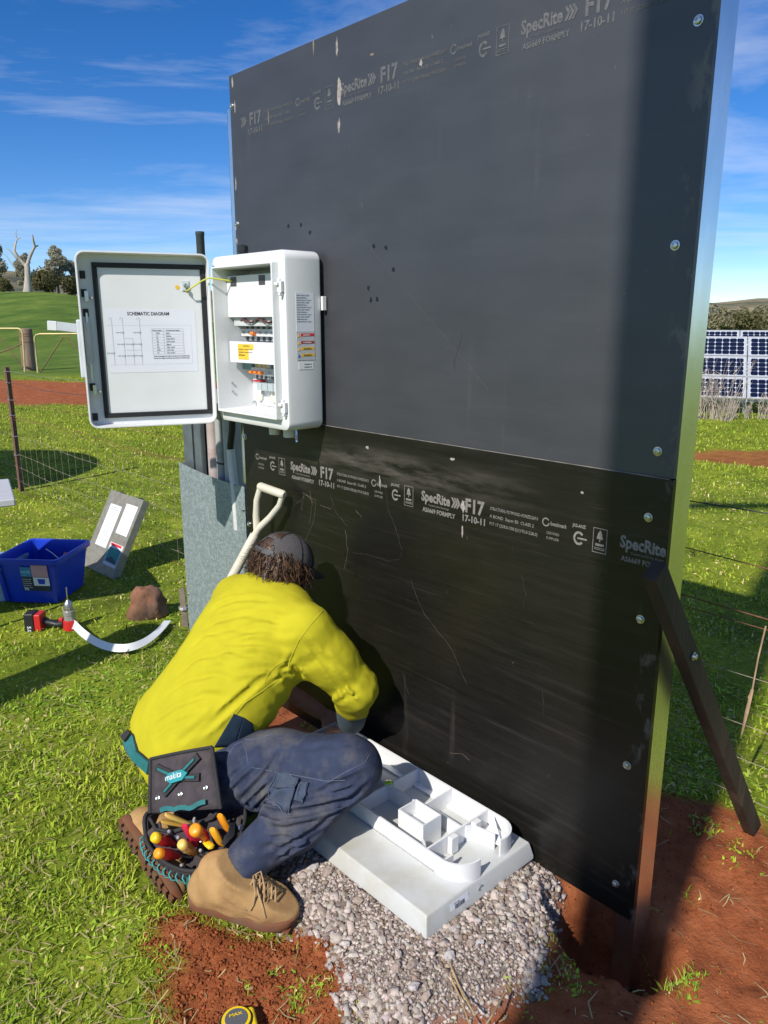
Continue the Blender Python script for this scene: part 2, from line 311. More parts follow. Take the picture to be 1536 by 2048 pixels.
# far ridges
def ridge(name, pts, col, depth=260):
    mb = MB(); f = []; n = len(pts)
    for x, y, z in pts: mb.v += [(x, y, -8), (x, y, z*.55), (x, y+depth*.5, z), (x, y+depth, -8)]
    for i in range(n-1):
        for j in range(3): mb.f.append((i*4+j, (i+1)*4+j, (i+1)*4+j+1, i*4+j+1)); mb.m.append(0)
    return tag(obj(name, mb, M('hill_'+name, col, .95, var=.35, vs=.05, spec=.05, col2=(.075, .085, .06), c2pos=(.45, .62)), smooth=60), kind='structure')
ridge('hills', [(x, 640, 2+18*(1-abs((x-470)/620)**1.6)+2.2*math.sin(x*.021)+1.2*math.sin(x*.07+1)) for x in range(-20, 1000, 20)], (.30, .25, .15))
ridge('hills', [(x, 330, 3+24*max(0, 1-abs((x+230)/210)**1.8)+1.2*math.sin(x*.05)) for x in range(-440, 0, 12)], (.30, .27, .10), 160)
# ------------------------------------------------------------------ gravel
def stone_mesh(seed, sub=0):
    r = np.random.default_rng(seed); p = (1+5**.5)/2
    v = np.array([(-1, p, 0), (1, p, 0), (-1, -p, 0), (1, -p, 0), (0, -1, p), (0, 1, p), (0, -1, -p), (0, 1, -p), (p, 0, -1), (p, 0, 1), (-p, 0, -1), (-p, 0, 1)])/1.9
    f = np.array([(0, 11, 5), (0, 5, 1), (0, 1, 7), (0, 7, 10), (0, 10, 11), (1, 5, 9), (5, 11, 4), (11, 10, 2), (10, 7, 6), (7, 1, 8), (3, 9, 4), (3, 4, 2), (3, 2, 6), (3, 6, 8), (3, 8, 9), (4, 9, 5), (2, 4, 11), (6, 2, 10), (8, 6, 7), (9, 8, 1)])
    v = v*(1+.28*(r.random((12, 1))-.5))+.16*(r.random((12, 3))-.5); v *= np.array([1, .55+.4*r.random(), .35+.35*r.random()]); return v, f
def chip_mesh(seed):
    r = np.random.default_rng(seed+900); v = np.array([(x, y, z) for x in (-.8, .8) for y in (-.8, .8) for z in (-.8, .8)])+.55*(r.random((8, 3))-.5); v *= np.array([1, .5+.4*r.random(), .35+.35*r.random()])
    f = np.array([(0, 1, 3), (0, 3, 2), (4, 6, 7), (4, 7, 5), (0, 4, 5), (0, 5, 1), (2, 3, 7), (2, 7, 6), (0, 2, 6), (0, 6, 4), (1, 5, 7), (1, 7, 3)]); return v*.85, f
SM = [chip_mesh(i) if i % 4 else stone_mesh(i) for i in range(24)]
def rotm(r, n):
    q = r.normal(size=(n, 4)); q[:, 1:3] *= .35; q /= np.linalg.norm(q, axis=1)[:, None]; w, x, y, z = q.T
    return np.stack([1-2*(y*y+z*z), 2*(x*y-z*w), 2*(x*z+y*w), 2*(x*y+z*w), 1-2*(x*x+z*z), 2*(y*z-x*w), 2*(x*z-y*w), 2*(y*z+x*w), 1-2*(x*x+y*y)], -1).reshape(-1, 3, 3)
def scatter(name, pts, sizes, mats, label=None, cat=None, cols=None, sink=.25):
    V, F, Cc = [], [], []; o = 0; R = rotm(rng, len(pts)); z = gh(pts[:, 0], pts[:, 1])
    for i in range(len(pts)):
        v, f = SM[i % len(SM)]; w = (v*sizes[i])@R[i].T; w = w+np.array([pts[i, 0], pts[i, 1], z[i]+sizes[i]*(.5-sink)*.6]); V.append(w); F.append(f+o); o += len(v)
        if cols is not None: Cc.append(np.repeat(cols[i][None], len(v), 0))
    me = npmesh(name, np.concatenate(V), np.concatenate(F), False)
    if cols is not None: a = me.attributes.new('col', 'FLOAT_COLOR', 'POINT'); a.data.foreach_set('color', np.concatenate(Cc).astype(np.float32).ravel())
    return tag(obj(name, me, mats), label, cat, kind='stuff')
def attr_mat(name, rough=.9, transl=0., bump=0, bs=200, spec=.2):
    m = bpy.data.materials.new(name); m.use_nodes = True; t = m.node_tree; L = t.links.new; b = t.nodes['Principled BSDF']; b.inputs['Roughness'].default_value = rough; b.inputs['Specular IOR Level'].default_value = spec
    a = t.nodes.new('ShaderNodeAttribute'); a.attribute_name = 'col'; L(a.outputs['Color'], b.inputs['Base Color'])
    if transl:
        tr = t.nodes.new('ShaderNodeBsdfTranslucent'); L(a.outputs['Color'], tr.inputs[0]); ms = t.nodes.new('ShaderNodeMixShader'); ms.inputs[0].default_value = transl
        L(b.outputs[0], ms.inputs[1]); L(tr.outputs[0], ms.inputs[2]); L(ms.outputs[0], t.nodes['Material Output'].inputs[0])
    if bump:
        c = t.nodes.new('ShaderNodeTexCoord'); n = t.nodes.new('ShaderNodeTexNoise'); n.inputs['Scale'].default_value = bs; n.inputs['Detail'].default_value = 4; L(c.outputs['Object'], n.inputs['Vector'])
        bp = t.nodes.new('ShaderNodeBump'); bp.inputs['Strength'].default_value = bump; bp.inputs['Distance'].default_value = .003; L(n.outputs[0], bp.inputs['Height']); L(bp.outputs[0], b.inputs['Normal'])
        hm = t.nodes.new('ShaderNodeMix'); hm.data_type = 'RGBA'; hm.blend_type = 'MULTIPLY'; hm.inputs[0].default_value = .5; L(a.outputs['Color'], hm.inputs[6]); L(n.outputs[0], hm.inputs[7]); L(hm.outputs[2], b.inputs['Base Color'])
    return m
def rc(n, base, var, var2=.04):
    c = np.array(base)[None]*(1+var*(rng.random((n, 1))*2-1))+var2*np.array(base).mean()*(rng.random((n, 3))*2-1); return np.c_[np.clip(c, .01, 1), np.ones(n)]
lo, hi = GRAVEL.min(0)-.06, GRAVEL.max(0)+.06; gp_ = rng.random((42000, 2))*(hi-lo)+lo; gd = sdpoly(gp_, GRAVEL)
keep = rng.random(len(gp_)) < sm(.05, -.035, gd+.05*vnoise(np.c_[gp_, gp_[:, :1]*0], 11)); gp_ = gp_[keep]
pc = topf((0, 0, 0)); S_ = np.array([(-(p[0]-PO.x)*PE.x-(p[1]-PO.y)*PE.y, (p[0]-PO.x)*PN.x+(p[1]-PO.y)*PN.y) for p in gp_])
underpad = (S_[:, 0] > .66) & (S_[:, 0] < 1.42) & (S_[:, 1] > .03) & (S_[:, 1] < .42); behind = S_[:, 1] < -.02; gp_ = gp_[~(underpad | behind)]
sz_ = .0046+.0098*rng.random(len(gp_))**2.0+.005*(rng.random(len(gp_)) < .10); fine = vnoise(np.c_[gp_, gp_[:, :1]*0+3], 7) > .28; sz_[fine] *= .6
gc = np.where((rng.random(len(gp_)) < .3)[:, None], rc(len(gp_), (.34, .26, .21), .3), rc(len(gp_), (.55, .47, .415), .34))
gravel = scatter('gravel', gp_, sz_, attr_mat('crushed_rock', .92, bump=.5, bs=320), 'pale grey crushed rock spread around the white plastic pad', 'gravel', gc)
big = MB()
kb = rng.choice(len(gp_), 70, replace=False); smat = [M('stone_pale', (.52, .45, .40), .92, var=.3, vs=60, bump=.5, bs=200, col2=(.28, .23, .19)), M('stone_brown', (.36, .28, .23), .92, var=.3, vs=60, bump=.5, bs=200), M('stone_grey', (.46, .42, .40), .92, var=.3, vs=60, bump=.5, bs=200)]
smesh = []
for i in range(9):
    v, f = stone_mesh(50+i); v = v*.014; me = mk('stone', v, [tuple(q) for q in f]); me.materials.append(smat[i % 3]); smesh.append(me)
for i, k in enumerate(kb):
    p = gp_[k]; o = obj('stone', smesh[i % 9], smat[i % 3], gravel, loc=(p[0], p[1], gz1(*p)+.008), rot=(rng.normal()*.3, rng.normal()*.3, rng.random()*6)); q = .8+.6*rng.random(); o.scale = (q, q, q)
# soil clods
cl = np.concatenate([rng.random((9000, 2))*(SOIL_A.max(0)-SOIL_A.min(0))+SOIL_A.min(0), rng.random((9000, 2))*np.array((1.9, 1.6))+np.array((-.1, 1.05))]); ds = np.minimum(sdpoly(cl, SOIL_A)-.015, sdpoly(cl, SOIL_B)+.02); cl = cl[(ds < 0) & (sdpoly(cl, GRAVEL) > .01)]
cs = .0012+.0062*rng.random(len(cl))**4; scatter('soil_clods', cl, cs, attr_mat('red_soil', .98, bump=.6, bs=260, spec=.08), 'loose red soil crumbs on the dug ground', 'soil', rc(len(cl), (.34, .102, .038), .35))
# ------------------------------------------------------------------ grass
FOOT = []          # footprints that carry no grass: (x, y, radius)
TUFTS = [tuple(gp(x, y))[:2]+(r_,) for x, y, r_ in ((1290, 1885, .05), (1385, 1800, .03), (1350, 1945, .075), (1100, 1905, .06), (1160, 1885, .05), (1200, 1905, .05), (1250, 1915, .05), (1060, 1985, .06), (600, 1985, .06), (640, 1975, .05), (1130, 1960, .07), (430, 1795, .04), (545, 1950, .02), (1480, 1700, .05), (1420, 1660, .06), (610, 1455, .05))]
def grass():
    n = 430000; u = rng.random(n); rmin, r0, rmax = 1.05, 1.5, 24.; a1 = (r0**2-rmin**2)/2; a2 = r0**2*math.log(rmax/r0); q = u*(a1+a2)
    r = np.where(q < a1, np.sqrt(rmin**2+2*q), r0*np.exp((q-a1)/r0**2)); th = np.radians(rng.random(n)*92-46); P = np.stack([r*np.sin(th), r*np.cos(th)], 1)
    Q = np.c_[P, np.zeros(n)]; s = soilmask(P); near = r < 6; gd = np.full(n, 1.); gd[near] = sdpoly(P[near], GRAVEL)
    tuft = vnoise(Q+5, 9)+.5*vnoise(Q, 21); pr = np.where(s > .5, np.where(tuft > .85, .3, .003), 1-s*.7); pr = np.where(gd < .0, np.where(tuft > 1.0, .1, .002), pr)
    pr *= np.where(r < 7, np.clip(.62+.5*vnoise(Q, 6)+.3*vnoise(Q, 19), .12, 1), 1)
    for x, y, q_ in TUFTS: d_ = np.hypot(P[:, 0]-x, P[:, 1]-y)/q_; pr = np.maximum(pr, .75*sm(1.1, .3, d_+.5*vnoise(Q, 30)))
    ok = rng.random(n) < pr
    for x, y, q_ in FOOT: ok &= np.hypot(P[:, 0]-x, P[:, 1]-y) > q_
    lx = -(P[:, 0]-PO.x)*PE.x-(P[:, 1]-PO.y)*PE.y; ly = (P[:, 0]-PO.x)*PN.x+(P[:, 1]-PO.y)*PN.y
    ok &= ~((lx > .6) & (lx < 1.5) & (ly > -.02) & (ly < .5)) & ~((lx > -.6) & (lx < 1.8) & (abs(ly) < .02))
    P, r, s = P[ok], r[ok], s[ok]; n = len(P); Q = np.c_[P, np.zeros(n)]; z = gh(P[:, 0], P[:, 1])-.004
    clov = (rng.random(n) < np.clip(.48+.5*vnoise(Q+3, 4), .1, .85)) & (r < 9)
    g = np.clip(r, 1.3, 30); w = (.0011+.0013*rng.random(n))*np.where(g < 4, (g/1.8)**.82, (4/1.8)**.82*(g/4)**.45); h = (.013+.028*rng.random(n)**1.6)*(1+.05*g)*(1+.3*vnoise(Q+9, 3)); h[s > .3] *= .8; h *= np.where(r > 3.5, .8, 1.); w[clov] *= 1.7; h[clov] *= .62
    az = rng.random(n)*2*np.pi; lean = .12+.95*rng.random(n)**1.3; lean[clov] = .9+.9*rng.random(clov.sum()); fx, fy = np.cos(az), np.sin(az); sx, sy = -fy, fx; sn, cs_ = np.sin(lean), np.cos(np.minimum(lean, 1.35))
    B = np.c_[P, z]; m = .55; mid = B+np.stack([fx*h*m*sn*.7, fy*h*m*sn*.7, h*m*(cs_*.6+.4)], 1); tip = B+np.stack([fx*h*sn*1.2, fy*h*sn*1.2, h*(cs_*.85+.05)], 1); side = np.stack([sx*w, sy*w, w*.25*rng.normal(size=n)], 1)
    wm_ = np.where(clov, 1.25, .85)[:, None]; wb = np.where(clov, .3, 1.)[:, None]
    V = np.stack([B-side*wb, B+side*wb, mid+side*wm_, mid-side*wm_, tip], 1).reshape(-1, 3); k = np.arange(n)[:, None]*5
    T = np.concatenate([k+[0, 1, 2], k+[0, 2, 3], k+[3, 2, 4]])
    dry = np.clip(.5*vnoise(Q+31, 1.1)+.35*vnoise(Q+31, 5)+.12, 0, 1)*sm(14, 4, r)
    c1, c2, c3, c4 = np.array((.185, .305, .025)), np.array((.50, .56, .052)), np.array((.62, .51, .23)), np.array((.25, .42, .040)); f = (np.clip(.5+.45*vnoise(Q+11, .9)+.35*vnoise(Q+2, 4), 0, 1)*.7+.3*rng.random(n))[:, None]
    col = c1*(1-f)+c2*f; col = np.where(clov[:, None], col*.45+c4*.55, col); isdry = rng.random(n) < .06+.5*dry; col = np.where(isdry[:, None], c3*(.7+.5*rng.random((n, 1))), col)*(.45+.85*rng.random((n, 1))**.8)
    C4 = np.repeat(np.c_[col, np.ones(n)], 5, 0); me = npmesh('grass', V, T, False); a = me.attributes.new('col', 'FLOAT_COLOR', 'POINT'); a.data.foreach_set('color', C4.astype(np.float32).ravel())
    tag(obj('grass', me, attr_mat('grass_blade', .6, .2, spec=.2)), 'short green turf grass and clover of the paddock', 'grass', kind='stuff')
    # dry clippings
    n = 5200; rr = 1.1*np.exp(rng.random(n)*1.5); tt = np.radians(rng.random(n)*86-43); P = np.stack([rr*np.sin(tt), rr*np.cos(tt)], 1); Q = np.c_[P, np.zeros(n)]; keep = (rng.random(n) < np.where(soilmask(P) > .5, .22, 1.)) & (sdpoly(P, GRAVEL) > -.02); P = P[keep]; n = len(P); z = gh(P[:, 0], P[:, 1])
    az = rng.random(n)*6.28; ln = .015+.075*rng.random(n)**2.2; w = .0009+.0011*rng.random(n); d = np.stack([np.cos(az), np.sin(az), .25*rng.normal(size=n)], 1)*ln[:, None]/2; sd_ = np.stack([-np.sin(az), np.cos(az), 0*az], 1)*w[:, None]; c = np.c_[P, z+.006+.014*rng.random(n)*(soilmask(P) < .5)]; b = np.stack([-np.sin(az), np.cos(az), 0*az], 1)*(ln*.12*rng.normal(size=n))[:, None]
    V = np.stack([c-d-sd_, c-d+sd_, c+b+sd_, c+b-sd_, c+d+sd_*.5, c+d-sd_*.5], 1).reshape(-1, 3); k = np.arange(n)[:, None]*6; T = np.concatenate([k+[0, 1, 2, 3], k+[3, 2, 4, 5]]); col = np.array((.50, .40, .20))*(.6+.6*rng.random((n, 1)))
    me = npmesh('straw', V, T, False); a = me.attributes.new('col', 'FLOAT_COLOR', 'POINT'); a.data.foreach_set('color', np.repeat(np.c_[col, np.ones(n)], 6, 0).astype(np.float32).ravel()); tag(obj('straw', me, attr_mat('dry_straw', .7, .2)), 'dry straw clippings lying over turf and soil', 'straw', kind='stuff')
# ------------------------------------------------------------------ trees
def leafmat(name, col):
    m = M(name, col, .75, var=.35, vs=3, spec=.15); t = m.node_tree; b = t.nodes['Principled BSDF']; tr = t.nodes.new('ShaderNodeBsdfTranslucent'); ms = t.nodes.new('ShaderNodeMixShader'); ms.inputs[0].default_value = .3
    t.links.new(b.inputs['Base Color'].links[0].from_socket, tr.inputs[0]); t.links.new(b.outputs[0], ms.inputs[1]); t.links.new(tr.outputs[0], ms.inputs[2]); t.links.new(ms.outputs[0], t.nodes['Material Output'].inputs[0]); return m
def crown_mesh(name, seed, lobes, n, size):
    r = np.random.default_rng(seed); V = []; lob = np.array(lobes); pick = r.choice(len(lob), n, p=lob[:, 3]**2/(lob[:, 3]**2).sum()); d = r.normal(size=(n, 3)); d /= np.linalg.norm(d, axis=1)[:, None]
    c = lob[pick, :3]+d*(lob[pick, 3]*(.35+.68*r.random(n)**.6))[:, None]*np.array((1, 1, .82)); c += .12*lob[pick, 3:4]*r.normal(size=(n, 3)); a = r.normal(size=(n, 3)); a /= np.linalg.norm(a, axis=1)[:, None]; b = np.cross(a, r.normal(size=(n, 3))); b /= np.linalg.norm(b, axis=1)[:, None]
    s = (size*(.5+r.random(n)))[:, None]; V = np.stack([c-a*s*.5, c+b*s*.28, c+a*s*.55, c-b*s*.28], 1).reshape(-1, 3); return npmesh(name, V, np.arange(n*4).reshape(-1, 4), False)
def gum_lobes(seed, h, w):
    r = random.Random(seed); L_ = []
    for i in range(13): z = h*(.28+.68*i/12.); q = w*(.55+.5*math.sin(math.pi*min(1, .2+.75*i/12.))); L_.append((r.uniform(-1, 1)*q*.55, r.uniform(-1, 1)*q*.55, z, q*r.uniform(.3, .5)))
    return L_
def tree_parts(name, seed, h, w, n, size, lm, tm, trunk=True, lobes=None):
    L_ = lobes or gum_lobes(seed, h, w); cm = crown_mesh('crown', seed, L_, n, size); cm.materials.append(lm); mb = MB(); r = random.Random(seed)
    mb.tube([(0, 0, -.3), (.1*w*.2, 0, h*.25), (0, .05*w, h*.5), (0, 0, h*.85)], [h*.028, h*.022, h*.016, h*.004], 7)
    for x, y, z, q in L_[::2]: mb.tube([(0, 0, z*.55), (x*.5, y*.5, z*.8), (x, y, z)], [h*.012, h*.008, h*.003], 5)
    tmh = mb.mesh('trunk'); tmh.materials.append(tm); return cm, tmh
BARK = M('gum_bark', (.30, .26, .22), .9, var=.3, vs=2); LG = leafmat('gum_leaf', (.38, .37, .28)); LD_ = leafmat('dark_leaf', (.16, .15, .07)); LO = leafmat('olive_leaf', (.30, .28, .17)); LB = leafmat('blue_gum_leaf', (.26, .275, .22))
TV = [tree_parts('gum', 3, 11, 3.6, 13000, .42, LG, BARK), tree_parts('gum', 8, 12.5, 3.3, 14000, .42, LG, BARK), tree_parts('scrub', 12, 4.2, 3.4, 3600, .42, LD_, BARK), tree_parts('olive', 21, 8, 3.6, 5000, .6, LO, BARK), tree_parts('blue', 27, 8.5, 3.2, 5000, .6, LB, BARK)]
def plant_tree(name, v, px, py, Y, sc, label, rot=0, group=None, cat='tree'):
    p = at(px, py, Y); t = thing(name, label, cat, (p.x, p.y, gz1(p.x, p.y)-.2), rot, group); t.scale = (sc, sc, sc); cm, tm = TV[v]
    obj('crown', cm, cm.materials[0], t); obj('trunk', tm, BARK, t); return t
G1 = 'trees along the left hill crest'
plant_tree('gum_tree', 0, -8, 585, 140, .78, 'dark gum tree cut by the left edge of the photo', 0, G1)
plant_tree('gum_tree', 1, 52, 585, 152, .60, 'grey gum tree directly behind the dead tree trunk', 1, G1)
plant_tree('gum_tree', 1, 118, 590, 148, .70, 'tallest leafy gum tree right of the dead tree', 2.2, G1)
plant_tree('gum_tree', 0, 155, 592, 150, .60, 'gum tree just left of the open cabinet door', 4, G1)
plant_tree('gum_tree', 0, 190, 596, 150, .58, 'gum tree mostly hidden by the left edge of the cabinet door', 5, G1)
plant_tree('gum_tree', 1, 306, 600, 150, .86, 'gum tree whose top peeks over the cabinet door', .6, G1)
plant_tree('gum_tree', 0, 250, 600, 155, .6, 'gum tree hidden behind the cabinet door', 3.3, G1)
plant_tree('shrub', 2, 96, 590, 143, 1.0, 'dark green shrub at the foot of the dead tree', 0, G1, 'shrub')
plant_tree('shrub', 2, 150, 596, 143, .8, 'low olive shrub beside the cabinet door edge', 2, G1, 'shrub')
plant_tree('shrub', 2, 8, 584, 139, .55, 'small dark shrub under the leftmost gum tree', 3, G1, 'shrub')
# dead tree: bare pale trunk and limbs
dp = at(57, 586, 136); dp.z = gz1(dp.x, dp.y)-.2; ds_ = 136*1.03/1585
def dt(px, py, dy=0): return Vector(((px-57)*ds_, dy, (586-py)*ds_))
t = thing('dead_tree', 'bare pale dead tree with two upright limbs on the hill', 'tree', dp); DB = M('dead_wood', (.40, .36, .31), .9, var=.35, vs=1.2, stretch=(3, 3, .6))
obj('trunk', MB().tube([dt(55, 592), dt(57, 575), dt(59, 555), dt(60, 538), dt(60, 532)], [.95, .62, .48, .46, .40], 9), DB, t, smooth=60)
for L_, r_ in (([dt(60, 536), dt(62, 525, .4), dt(68, 510, .8), dt(75, 500, .8), dt(77, 492), dt(76, 480)], [.5, .42, .36, .3, .26, .18]), ([dt(77, 500, .8), dt(82, 498, .8)], [.22, .1]), ([dt(60, 538), dt(54, 533), dt(48, 522, -.4), dt(42, 510, -.6), dt(44, 500, -.5), dt(46, 488), dt(54, 485)], [.48, .42, .34, .3, .22, .15, .06]),
               ([dt(46, 490), dt(45, 478), dt(47, 471), dt(52, 478)], [.14, .1, .06, .03]), ([dt(44, 524, -.4), dt(34, 508, -.8), dt(26, 505, -1)], [.22, .12, .03]), ([dt(42, 502), dt(36, 496)], [.25, .12]), ([dt(60, 556), dt(66, 548, 1), dt(78, 542, 1.4), dt(92, 538, 1.5)], [.34, .26, .18, .05]), ([dt(80, 541, 1.4), dt(94, 545, 1.6)], [.12, .03]), ([dt(40, 540, -1), dt(30, 520, -1.3), dt(14, 508, -1.6)], [.1, .07, .02])):
    obj('limb', MB().tube(L_, [q*.68 for q in r_], 7), DB, t, smooth=60)
G2 = 'tree belt behind the solar array'
for i, (px, v, sc, dY) in enumerate([(1392, 3, .75, 0), (1410, 3, .72, 6), (1428, 4, .62, 3), (1446, 3, .66, -4), (1463, 3, .58, 5), (1480, 3, .66, -2), (1497, 2, 1.05, -9), (1511, 4, .63, 2), (1526, 3, .70, -3), (1545, 4, .74, 4), (1565, 3, .75, 0), (1372, 4, .7, 0)]):
    lb = ['olive tree at the left end of the belt beside the galvanised post', 'olive tree partly behind the leftmost tree of the belt', 'blue-green tree third in the belt right of the post', 'olive tree fourth in the belt above the solar panels', 'short olive tree fifth in the belt above the solar panels', 'rounded olive tree sixth in the belt above the solar panels', 'low dark bush in front of the tree belt', 'blue-green tree above the right solar column', 'olive tree near the right edge of the photo', 'blue-green tree at the right photo edge', 'olive tree just beyond the right photo edge', 'tree of the belt hidden behind the tall galvanised post'][i]
    plant_tree('tree', v, px, 676, 135+dY, sc, lb, i*1.3, G2)
# ------------------------------------------------------------------ shared materials
WHITE = M('white_plastic', (.74, .75, .75), .33, var=.03, vs=9, bump=.02, bs=240); WHITE2 = M('white_paint', (.70, .715, .72), .38, var=.03, vs=12); GALV = M('galvanised', (.42, .45, .47), .40, metal=.85, var=.30, vs=42, col2=(.32, .36, .37), bump=.04, bs=80, c2pos=(.42, .6), detail=8)
GALVS = M('galvanised_spangle', (.25, .30, .305), .50, metal=.35, var=.45, vs=190, col2=(.36, .42, .425), bump=.05, bs=90, c2pos=(.46, .60), detail=4); ZINC = M('zinc_screw', (.62, .62, .6), .3, metal=1, var=.15); BLACK = M('black_rubber', (.012, .012, .014), .6, var=.2); GREY = M('grey_pvc', (.34, .35, .34), .5, var=.1, col2=(.26, .24, .22))
PAPER = M('paper', (.70, .72, .78), .75, var=.02); INK = M('ink', (.04, .04, .05), .7); RED = M('red_print', (.62, .03, .04), .5); YEL = M('yellow_print', (.82, .50, .03), .5); ORNG = M('orange_plastic', (.85, .20, .02), .4); TEAL = M('teal_print', (.01, .28, .27), .5); RUST = M('rusty_wire', (.20, .085, .045), .85, var=.4, vs=60); WIRE = M('galv_wire', (.38, .37, .35), .5, metal=.6, var=.3, vs=50); STEELD = M('dark_steel', (.10, .10, .11), .45, metal=.5)
# ------------------------------------------------------------------ the black backboard
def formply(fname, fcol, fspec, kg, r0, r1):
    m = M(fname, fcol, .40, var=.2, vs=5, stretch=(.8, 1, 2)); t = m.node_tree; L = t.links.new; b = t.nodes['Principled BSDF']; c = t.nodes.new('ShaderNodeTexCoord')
    def nz(sc, st, lo, hi, a=0., b_=1., det=9, rg=.65):
        mp = t.nodes.new('ShaderNodeMapping'); mp.inputs['Scale'].default_value = st; L(c.outputs['Object'], mp.inputs[0]); n = t.nodes.new('ShaderNodeTexNoise'); n.inputs['Scale'].default_value = sc; n.inputs['Detail'].default_value = det; n.inputs['Roughness'].default_value = rg; L(mp.outputs[0], n.inputs['Vector'])
        r = t.nodes.new('ShaderNodeMapRange'); r.inputs[1].default_value, r.inputs[2].default_value, r.inputs[3].default_value, r.inputs[4].default_value = lo, hi, a, b_; L(n.outputs[0], r.inputs[0]); return r.outputs[0]
    def mul(a, b_, op='MULTIPLY'):
        q = t.nodes.new('ShaderNodeMath'); q.operation = op
        for i, v in enumerate((a, b_)):
            if isinstance(v, (int, float)): q.inputs[i].default_value = v
            else: L(v, q.inputs[i])
        return q.outputs[0]
    sp = t.nodes.new('ShaderNodeSeparateXYZ'); L(c.outputs['Object'], sp.inputs[0])
    def band(v, c0, w): q = t.nodes.new('ShaderNodeMapRange'); q.interpolation_type = 'SMOOTHSTEP'; q.inputs[1].default_value = w; q.inputs[2].default_value = 0; L(mul(mul(v, -c0, 'ADD'), 0, 'ADD'), q.inputs[0]); a = t.nodes.new('ShaderNodeMath'); a.operation = 'ABSOLUTE'; L(mul(v, -c0, 'ADD'), a.inputs[0]); L(a.outputs[0], q.inputs[0]); return q.outputs[0]
    # a smear of pale dust under the joint, dusty film with streaks, rubbed and chalky patches
    smear = mul(band(mul(sp.outputs[2], mul(sp.outputs[0], .012), 'ADD'), 1.105, .075), nz(3.2, (1.1, 1, 7), .42, .72)); smear = mul(smear, band(sp.outputs[0], .85, .75))
    film = mul(nz(1.4, (1, 1, .5), .35, .75), nz(26, (.15, 1, 2.4), .3, .8)); specks = nz(34, (1, 1, .8), .70, .74, det=4); edge = mul(band(sp.outputs[0], 1.79, .06), nz(16, (1, 1, .6), .53, .6))
    grain = mul(nz(30, (.05, 1, 1.6), .52, .80, det=6), nz(2.2, (1, 1, 1.4), .38, .68)); fine = nz(55, (.06, 1, 1.2), .60, .75, det=3)
    drip = mul(nz(9, (2.2, 1, .14), .60, .78), nz(2, (1, 1, 1), .45, .7))
    f = mul(mul(mul(smear, .30), mul(film, .030), 'ADD'), mul(mul(specks, .10), mul(mul(edge, .16), mul(mul(drip, .12), mul(mul(grain, .055*kg), mul(fine, .03*kg), 'ADD'), 'ADD'), 'ADD'), 'ADD'), 'ADD')
    x = t.nodes.new('ShaderNodeMix'); x.data_type = 'RGBA'; L(f, x.inputs[0]); L(b.inputs['Base Color'].links[0].from_socket, x.inputs[6]); x.inputs[7].default_value = (.50, .44, .37, 1); L(x.outputs[2], b.inputs['Base Color'])
    L(mul(nz(3, (1.5, 1, .5), .3, .7, r0, r1), mul(f, .5), 'ADD'), b.inputs['Roughness'])
    n = t.nodes.new('ShaderNodeBump'); n.inputs['Strength'].default_value = .10; n.inputs['Distance'].default_value = .002; L(nz(40, (.12, 1, 2.5), 0, 1), n.inputs['Height']); L(n.outputs[0], b.inputs['Normal']); b.inputs['Specular IOR Level'].default_value = fspec; return m
FORM = formply('formply', (.0065, .006, .0048), .42, 1., .30, .38); FORMU = formply('formply_pale_sheen', (.032, .034, .041), .85, .25, .46, .53)  # upper sheet: its own paler tone, with sky sheen put into the colour too
PRINT = M('pale_print', (.20, .185, .17), .6, var=.35, vs=90); PRINT2 = M('faded_print', (.105, .105, .11), .6, var=.4, vs=90); SCR = M('scratch', (.050, .047, .042), .7, var=.4, vs=40); MUD = M('dried_root', (.20, .165, .12), .9, var=.4, vs=40); SCUFF = M('chalky_scuff', (.30, .27, .25), .9, var=.4, vs=80)
bb = thing('backboard', 'tall black plywood backboard of two sheets on galvanised posts', 'backboard', PO, PR)
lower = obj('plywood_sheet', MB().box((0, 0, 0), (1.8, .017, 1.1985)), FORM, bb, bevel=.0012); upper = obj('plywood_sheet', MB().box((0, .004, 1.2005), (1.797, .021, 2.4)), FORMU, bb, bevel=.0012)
obj('dusty_top_edge', MB().box((.01, .0005, 1.1986), (1.79, .0038, 1.2002)), M('raw_ply_edge', (.20, .175, .15), .9, var=.5, vs=20), lower); lower['label'] = 'lower black plywood sheet with pale lettering and scuffs'; upper['label'] = 'upper black plywood sheet with faded lettering'
